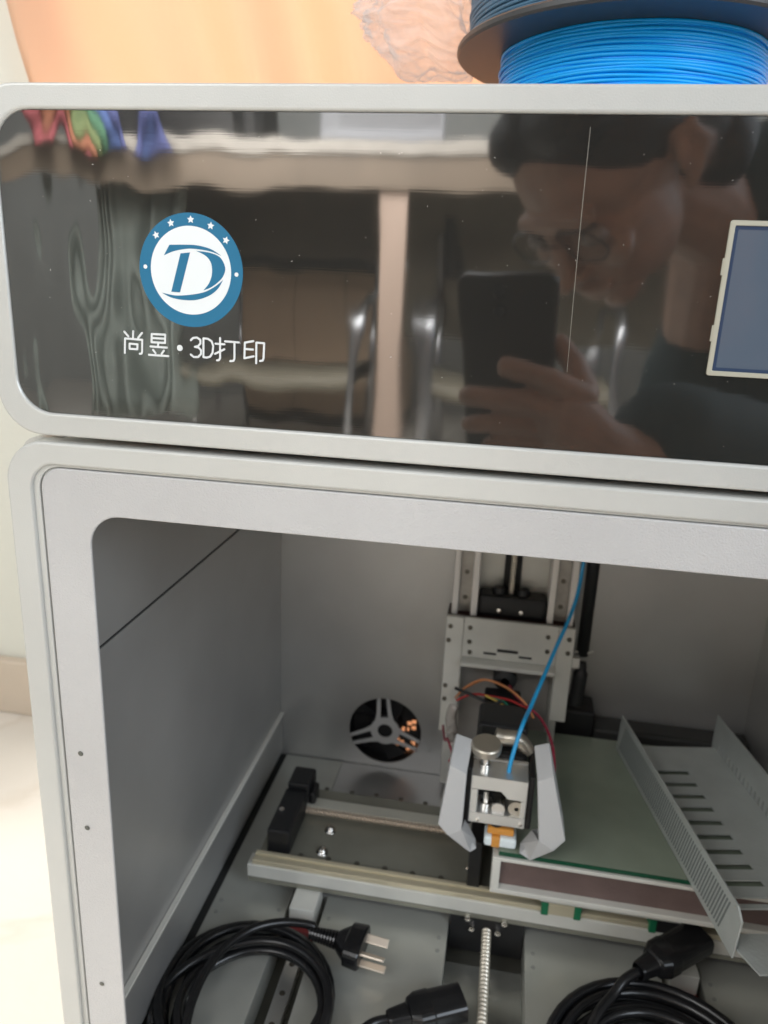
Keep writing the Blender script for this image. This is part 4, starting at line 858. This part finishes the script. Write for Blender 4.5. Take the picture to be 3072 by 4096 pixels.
def chair(uc, dv, label, rot=0.0, m_seat=None, m_back=None):
    c0 = MR(uc, 400, dv); ch = thing('chair', label, 'chair', 'chairs at the mirrored desk')
    T = Matrix.Translation(Vector((c0.x, -dv - 0.22, FLZ))) @ Matrix.Rotation(rot, 4, 'Z')
    g = G()                       # upholstered seat with a rolled front edge
    for i in range(13):
        x = -0.27 + 0.045 * i; dzz = 0.018 * (1 - (x / 0.27) ** 2)
        for (yy, zz) in ((0.24, 0.235), (0.25, 0.262), (0.225, 0.285), (0.0, 0.29), (-0.22, 0.285), (-0.22, 0.24)): g.v.append(T @ Vector((x, yy, zz - dzz)))
    g.f = [(i * 6 + j, i * 6 + (j + 1) % 6, (i + 1) * 6 + (j + 1) % 6, (i + 1) * 6 + j) for i in range(12) for j in range(6)]
    g.build('seat', m_seat, ch, smooth=True)
    vs = []; g = G()
    for j in range(9):
        for i in range(9): vs.append(T @ Vector((-0.26 + 0.065 * i, -0.16 - 0.05 * (1 - ((i - 4) / 4) ** 2) - 0.02 * j / 8, 0.58 + 0.024 * j)))
    g.add(vs, [(j * 9 + i, j * 9 + i + 1, (j + 1) * 9 + i + 1, (j + 1) * 9 + i) for j in range(8) for i in range(8)]); o = g.build('backrest', m_back, ch, smooth=True); o.modifiers.new('s', 'SOLIDIFY').thickness = 0.03
    for sx2 in (-1, 1):
        g = G(); g.tube([T @ p for p in spline([(0.27 * sx2, -0.18, 0.72), (0.28 * sx2, -0.12, 0.53), (0.285 * sx2, 0.10, 0.50), (0.285 * sx2, 0.22, 0.45), (0.28 * sx2, 0.24, 0.25), (0.275 * sx2, 0.23, 0.0)], 6)], 0.019, 10); g.build('leg', CHROME, ch, smooth=True)
        g = G(); g.tube([T @ Vector(p) for p in ((0.26 * sx2, -0.14, 0.50), (0.26 * sx2, -0.2, 0.0))], 0.017, 8); g.build('leg', CHROME, ch, smooth=True)
DOL = mat('olive_grey_seat', (0.21, 0.19, 0.145), 0.5); DBK = mat('black_mesh_back', (0.03, 0.03, 0.028), 0.4, bump=0.5, bscale=40)
chair(268, 2.0, 'dark backed chair with olive seat and metal legs, mirrored left of the taupe desk leg', 0.04, DOL, DBK)
chair(512, 1.95, 'dark backed chair with olive seat and metal legs, mirrored behind the phone', -0.06, DOL, DBK)
# hanging plastic at the left
PLS = mat('pale_green_grey_sheet', (0.26, 0.30, 0.28), 0.3, var=0.2, vscale=12)
g = G()
for i in range(41):
    for j in range(12):
        p = MR(78 + i * 2.7, 186 + j * 21, 1.95); g.v.append((p.x, p.y + 0.05 * sin(i * 0.9) + 0.015 * noise.noise(Vector((i * .4, j * .5, 0))), p.z))
g.f = [(i * 12 + j, (i + 1) * 12 + j, (i + 1) * 12 + j + 1, i * 12 + j + 1) for i in range(40) for j in range(11)]
o = g.build('plastic_sheet', PLS, smooth=True); o.modifiers.new('s', 'SOLIDIFY').thickness = 0.003; tag(o, 'grey green plastic sheet hanging in folds at the left of the mirrored desk', 'plastic sheet')

# phone, held just behind the lens
def CL(x, y, z): return CAM + rgt * x - dwn * y - fwd * z
ph = thing('phone', 'dark smartphone held upright in a hand, mirrored in the glossy panel', 'phone')
TC = Matrix(((rgt.x, -dwn.x, -fwd.x, CAM.x), (rgt.y, -dwn.y, -fwd.y, CAM.y), (rgt.z, -dwn.z, -fwd.z, CAM.z), (0, 0, 0, 1)))
PHM = mat('phone_back', (0.016, 0.015, 0.012), 0.35)
g = G(); g.prism([TC @ Vector((x, z, 0.0045)) for x, z in rr(-0.049, 0.027, -0.147, 0.013, 0.009, 5)], -fwd * 0.0085); g.build('phone_body', PHM, ph, bevel=0.0012)
LENS = mat('lens_black', (0.01, 0.01, 0.012), 0.1)
for (x, y) in ((-0.016, 0.0), (-0.016, -0.016)): G().lathe(TC @ Vector((x, y, 0.0045)), fwd, [(0.0055, 0), (0.0052, 0.0012), (0.004, 0.0014), (0.0, 0.0010)], 24).build('lens', LENS, ph)

# person
SKIN = mat('warm_brown_skin', (0.34, 0.22, 0.165), 0.5, var=0.14, vscale=40, bump=0.3, bscale=350)
HAIR = mat('black_hair', (0.012, 0.010, 0.009), 0.55, bump=0.6, bscale=250)
TEAL = mat('dark_teal_sleeve', (0.012, 0.034, 0.040), 0.8, bump=0.4, bscale=300)
pers = thing('person', 'person in a dark teal top crouching with a phone, head bowed, mirrored in the panel', 'person')
def remesh(g, name, m, vox, sm=6):
    o = g.build(name, m, pers); r = o.modifiers.new('r', 'REMESH'); r.mode = 'VOXEL'; r.voxel_size = vox; r.use_smooth_shade = True
    s = o.modifiers.new('s', 'SMOOTH'); s.iterations = sm; s.factor = 0.6; return o
def caps(g, pts, rs):
    P_ = [Vector(p) for p in pts]
    for a, b, ra, rb_ in zip(P_, P_[1:], rs, rs[1:]): g.tube([a, b], [ra, rb_], 14)
    for p, r in zip(P_, rs): g.ell(p, r, r, r, seg=14, rings=8)
hc = MR(628, 180, 0.60)
hf_ = Vector((-0.50, 0.42, -0.757)).normalized(); hr = Vector((0.62, 0.77, 0.02)); hr = (hr - hf_ * hr.dot(hf_)).normalized(); hu = hr.cross(hf_)
HT = Matrix(((hr.x, hf_.x, hu.x), (hr.y, hf_.y, hu.y), (hr.z, hf_.z, hu.z)))       # x right, y forward, z up
HT = HT @ Matrix.Scale(1.13, 3)
hc = MR(698, 144, 0.53) - HT @ Vector((0.088, -0.018, 0.0))
def HP(x, y, z): return hc + HT @ Vector((x, y, z))
g = G()
g.ell(HP(0, -0.012, 0.035), 0.076, 0.096, 0.088, HT, 24, 16)
g.ell(HP(0, 0.020, -0.030), 0.060, 0.070, 0.078, HT, 24, 16)
g.ell(HP(0, 0.052, -0.088), 0.030, 0.030, 0.024, HT, 16, 10)
g.ell(HP(0, 0.078, 0.018), 0.055, 0.016, 0.012, HT, 16, 10)
g.ell(HP(0.040, 0.066, -0.030), 0.022, 0.018, 0.018, HT); g.ell(HP(-0.040, 0.066, -0.030), 0.022, 0.018, 0.018, HT)
caps(g, [HP(0, 0.086, 0.008), HP(0, 0.100, -0.020), HP(0, 0.108, -0.034)], [0.008, 0.010, 0.012])
for s in (-1, 1):
    g.ell(HP(s * 0.012, 0.096, -0.037), 0.008, 0.010, 0.007, HT)
    caps(g, [HP(s * 0.080, -0.010, 0.022), HP(s * 0.090, -0.024, 0.020), HP(s * 0.092, -0.028, 0.0), HP(s * 0.084, -0.016, -0.022), HP(s * 0.078, -0.006, -0.030)], [0.006, 0.007, 0.007, 0.006, 0.006])
    g.ell(HP(s * 0.080, -0.014, 0.0), 0.008, 0.014, 0.026, HT)
caps(g, [HP(-0.022, 0.086, -0.060), HP(0, 0.093, -0.058), HP(0.022, 0.086, -0.060)], [0.005, 0.0065, 0.005])
caps(g, [HP(-0.018, 0.083, -0.068), HP(0, 0.090, -0.069), HP(0.018, 0.083, -0.068)], [0.005, 0.007, 0.005])
sh = MR(690, 420, 0.86); nk = hc + Vector((0.15, -0.12, -0.04))
caps(g, [HP(0, -0.03, -0.03), nk, nk + Vector((0.02, -0.10, -0.12))], [0.055, 0.055, 0.06])
# forearm and hand on the phone
wr = MR(605, 452, 0.300); el = MR(800, 520, 0.42)
palm = MR(566, 425, 0.302)
caps(g, [el, wr * 0.5 + el * 0.5, wr], [0.040, 0.036, 0.026])
caps(g, [wr, palm + Vector((0.004, 0.0, 0.0))], [0.026, 0.026])
remesh(g, 'body', SKIN, 0.0032, 4)
def MRC(u, v, dv): return MR(u, v, dv)
g = G()
def R8(v): return v
caps(g, [palm, MRC(582, 398, .300), MRC(548, 380, .2915), MRC(508, 367, .2925)], [0.017, 0.0115, 0.0100, 0.0085])
caps(g, [palm, MRC(566, 416, .300), MRC(520, 402, .2915), MRC(468, 396, .2925)], [0.020, 0.0115, 0.0100, 0.0085])
caps(g, [palm, MRC(560, 432, .302), MRC(512, 424, .2945), MRC(470, 424, .2960)], [0.020, 0.0100, 0.0085, 0.0075])
caps(g, [palm, MRC(560, 448, .302), MRC(522, 444, .297), MRC(488, 446, .299)], [0.020, 0.0095, 0.008, 0.007])
caps(g, [palm, palm + Vector((0.012, -0.026, 0.022)), palm + Vector((0.004, -0.034, 0.044)), palm + Vector((-0.010, -0.036, 0.060))], [0.022, 0.013, 0.0115, 0.0095])
caps(g, [palm, wr], [0.026, 0.0245])
remesh(g, 'hand', SKIN, 0.0022, 3)
# hair cap
g = G(); g.ell(HP(0, -0.024, 0.052), 0.086, 0.100, 0.088, HT, 28, 18)
g.ell(HP(-0.025, 0.035, 0.080), 0.046, 0.042, 0.030, HT, 20, 12); g.ell(HP(0.04, 0.030, 0.090), 0.045, 0.045, 0.030, HT, 20, 12)
g.ell(HP(0.0, -0.065, 0.0), 0.076, 0.062, 0.076, HT, 20, 12); g.ell(HP(0.02, -0.085, -0.045), 0.060, 0.05, 0.05, HT, 20, 12)
remesh(g, 'hair', HAIR, 0.004, 2)
GLS = mat('glasses_frame', (0.02, 0.02, 0.022), 0.2)
for s in (-1, 1):
    g = G(); g.tube([HP(s * 0.034 + 0.026 * cos(2 * pi * k / 24), 0.095 - 0.1 * abs(0.026 * cos(2 * pi * k / 24)), 0.0 + 0.019 * sin(2 * pi * k / 24)) for k in range(25)], 0.0014, 6); g.build('glasses_rim', GLS, pers)
    g = G(); g.ell(HP(s * 0.034, 0.078, -0.002), 0.013, 0.013, 0.009, HT); g.build('eye', mat('eye', (0.25, 0.22, 0.2), 0.2) if s < 0 else bpy.data.materials['eye'], pers, smooth=True)
g = G(); g.tube([HP(-0.010, 0.098, 0.004), HP(0, 0.102, 0.006), HP(0.010, 0.098, 0.004)], 0.0014, 6); g.build('glasses_bridge', GLS, pers)
# clothes
g = G(); tb = nk + Vector((0.20, -0.12, -0.10))
g.ell(tb + Vector((0.02, -0.05, -0.16)), 0.20, 0.13, 0.24, None, 24, 16)
g.ell(tb + Vector((0.02, -0.03, -0.02)), 0.20, 0.10, 0.09, None, 24, 16)
shr = tb + Vector((0.17, 0.0, -0.03)); shl = tb + Vector((-0.17, 0, -0.03))
caps(g, [shr, MR(840, 470, 0.50), MR(760, 470, 0.42), MR(668, 440, 0.345)], [0.085, 0.075, 0.062, 0.050])
g.ell(nk + Vector((0.05, -0.03, 0.03)), 0.085, 0.075, 0.10)
caps(g, [shl, shl + Vector((-0.05, 0.03, -0.22)), shl + Vector((-0.02, 0.20, -0.28))], [0.07, 0.058, 0.045])
caps(g, [tb + Vector((0.1, -0.05, -0.34)), tb + Vector((0.16, 0.25, -0.30)), tb + Vector((0.17, 0.16, FLZ - tb.z + 0.06))], [0.12, 0.085, 0.055])
caps(g, [tb + Vector((-0.06, -0.05, -0.34)), tb + Vector((-0.16, 0.22, -0.32)), tb + Vector((-0.17, 0.12, FLZ - tb.z + 0.06))], [0.12, 0.085, 0.055])
remesh(g, 'clothes', TEAL, 0.009, 6)
for s in (0.17, -0.17):
    p = Vector((tb.x + s, tb.y + 0.18, FLZ + 0.035)); G().ell(p, 0.045, 0.12, 0.035).build('shoe', BLACK, pers, smooth=True)
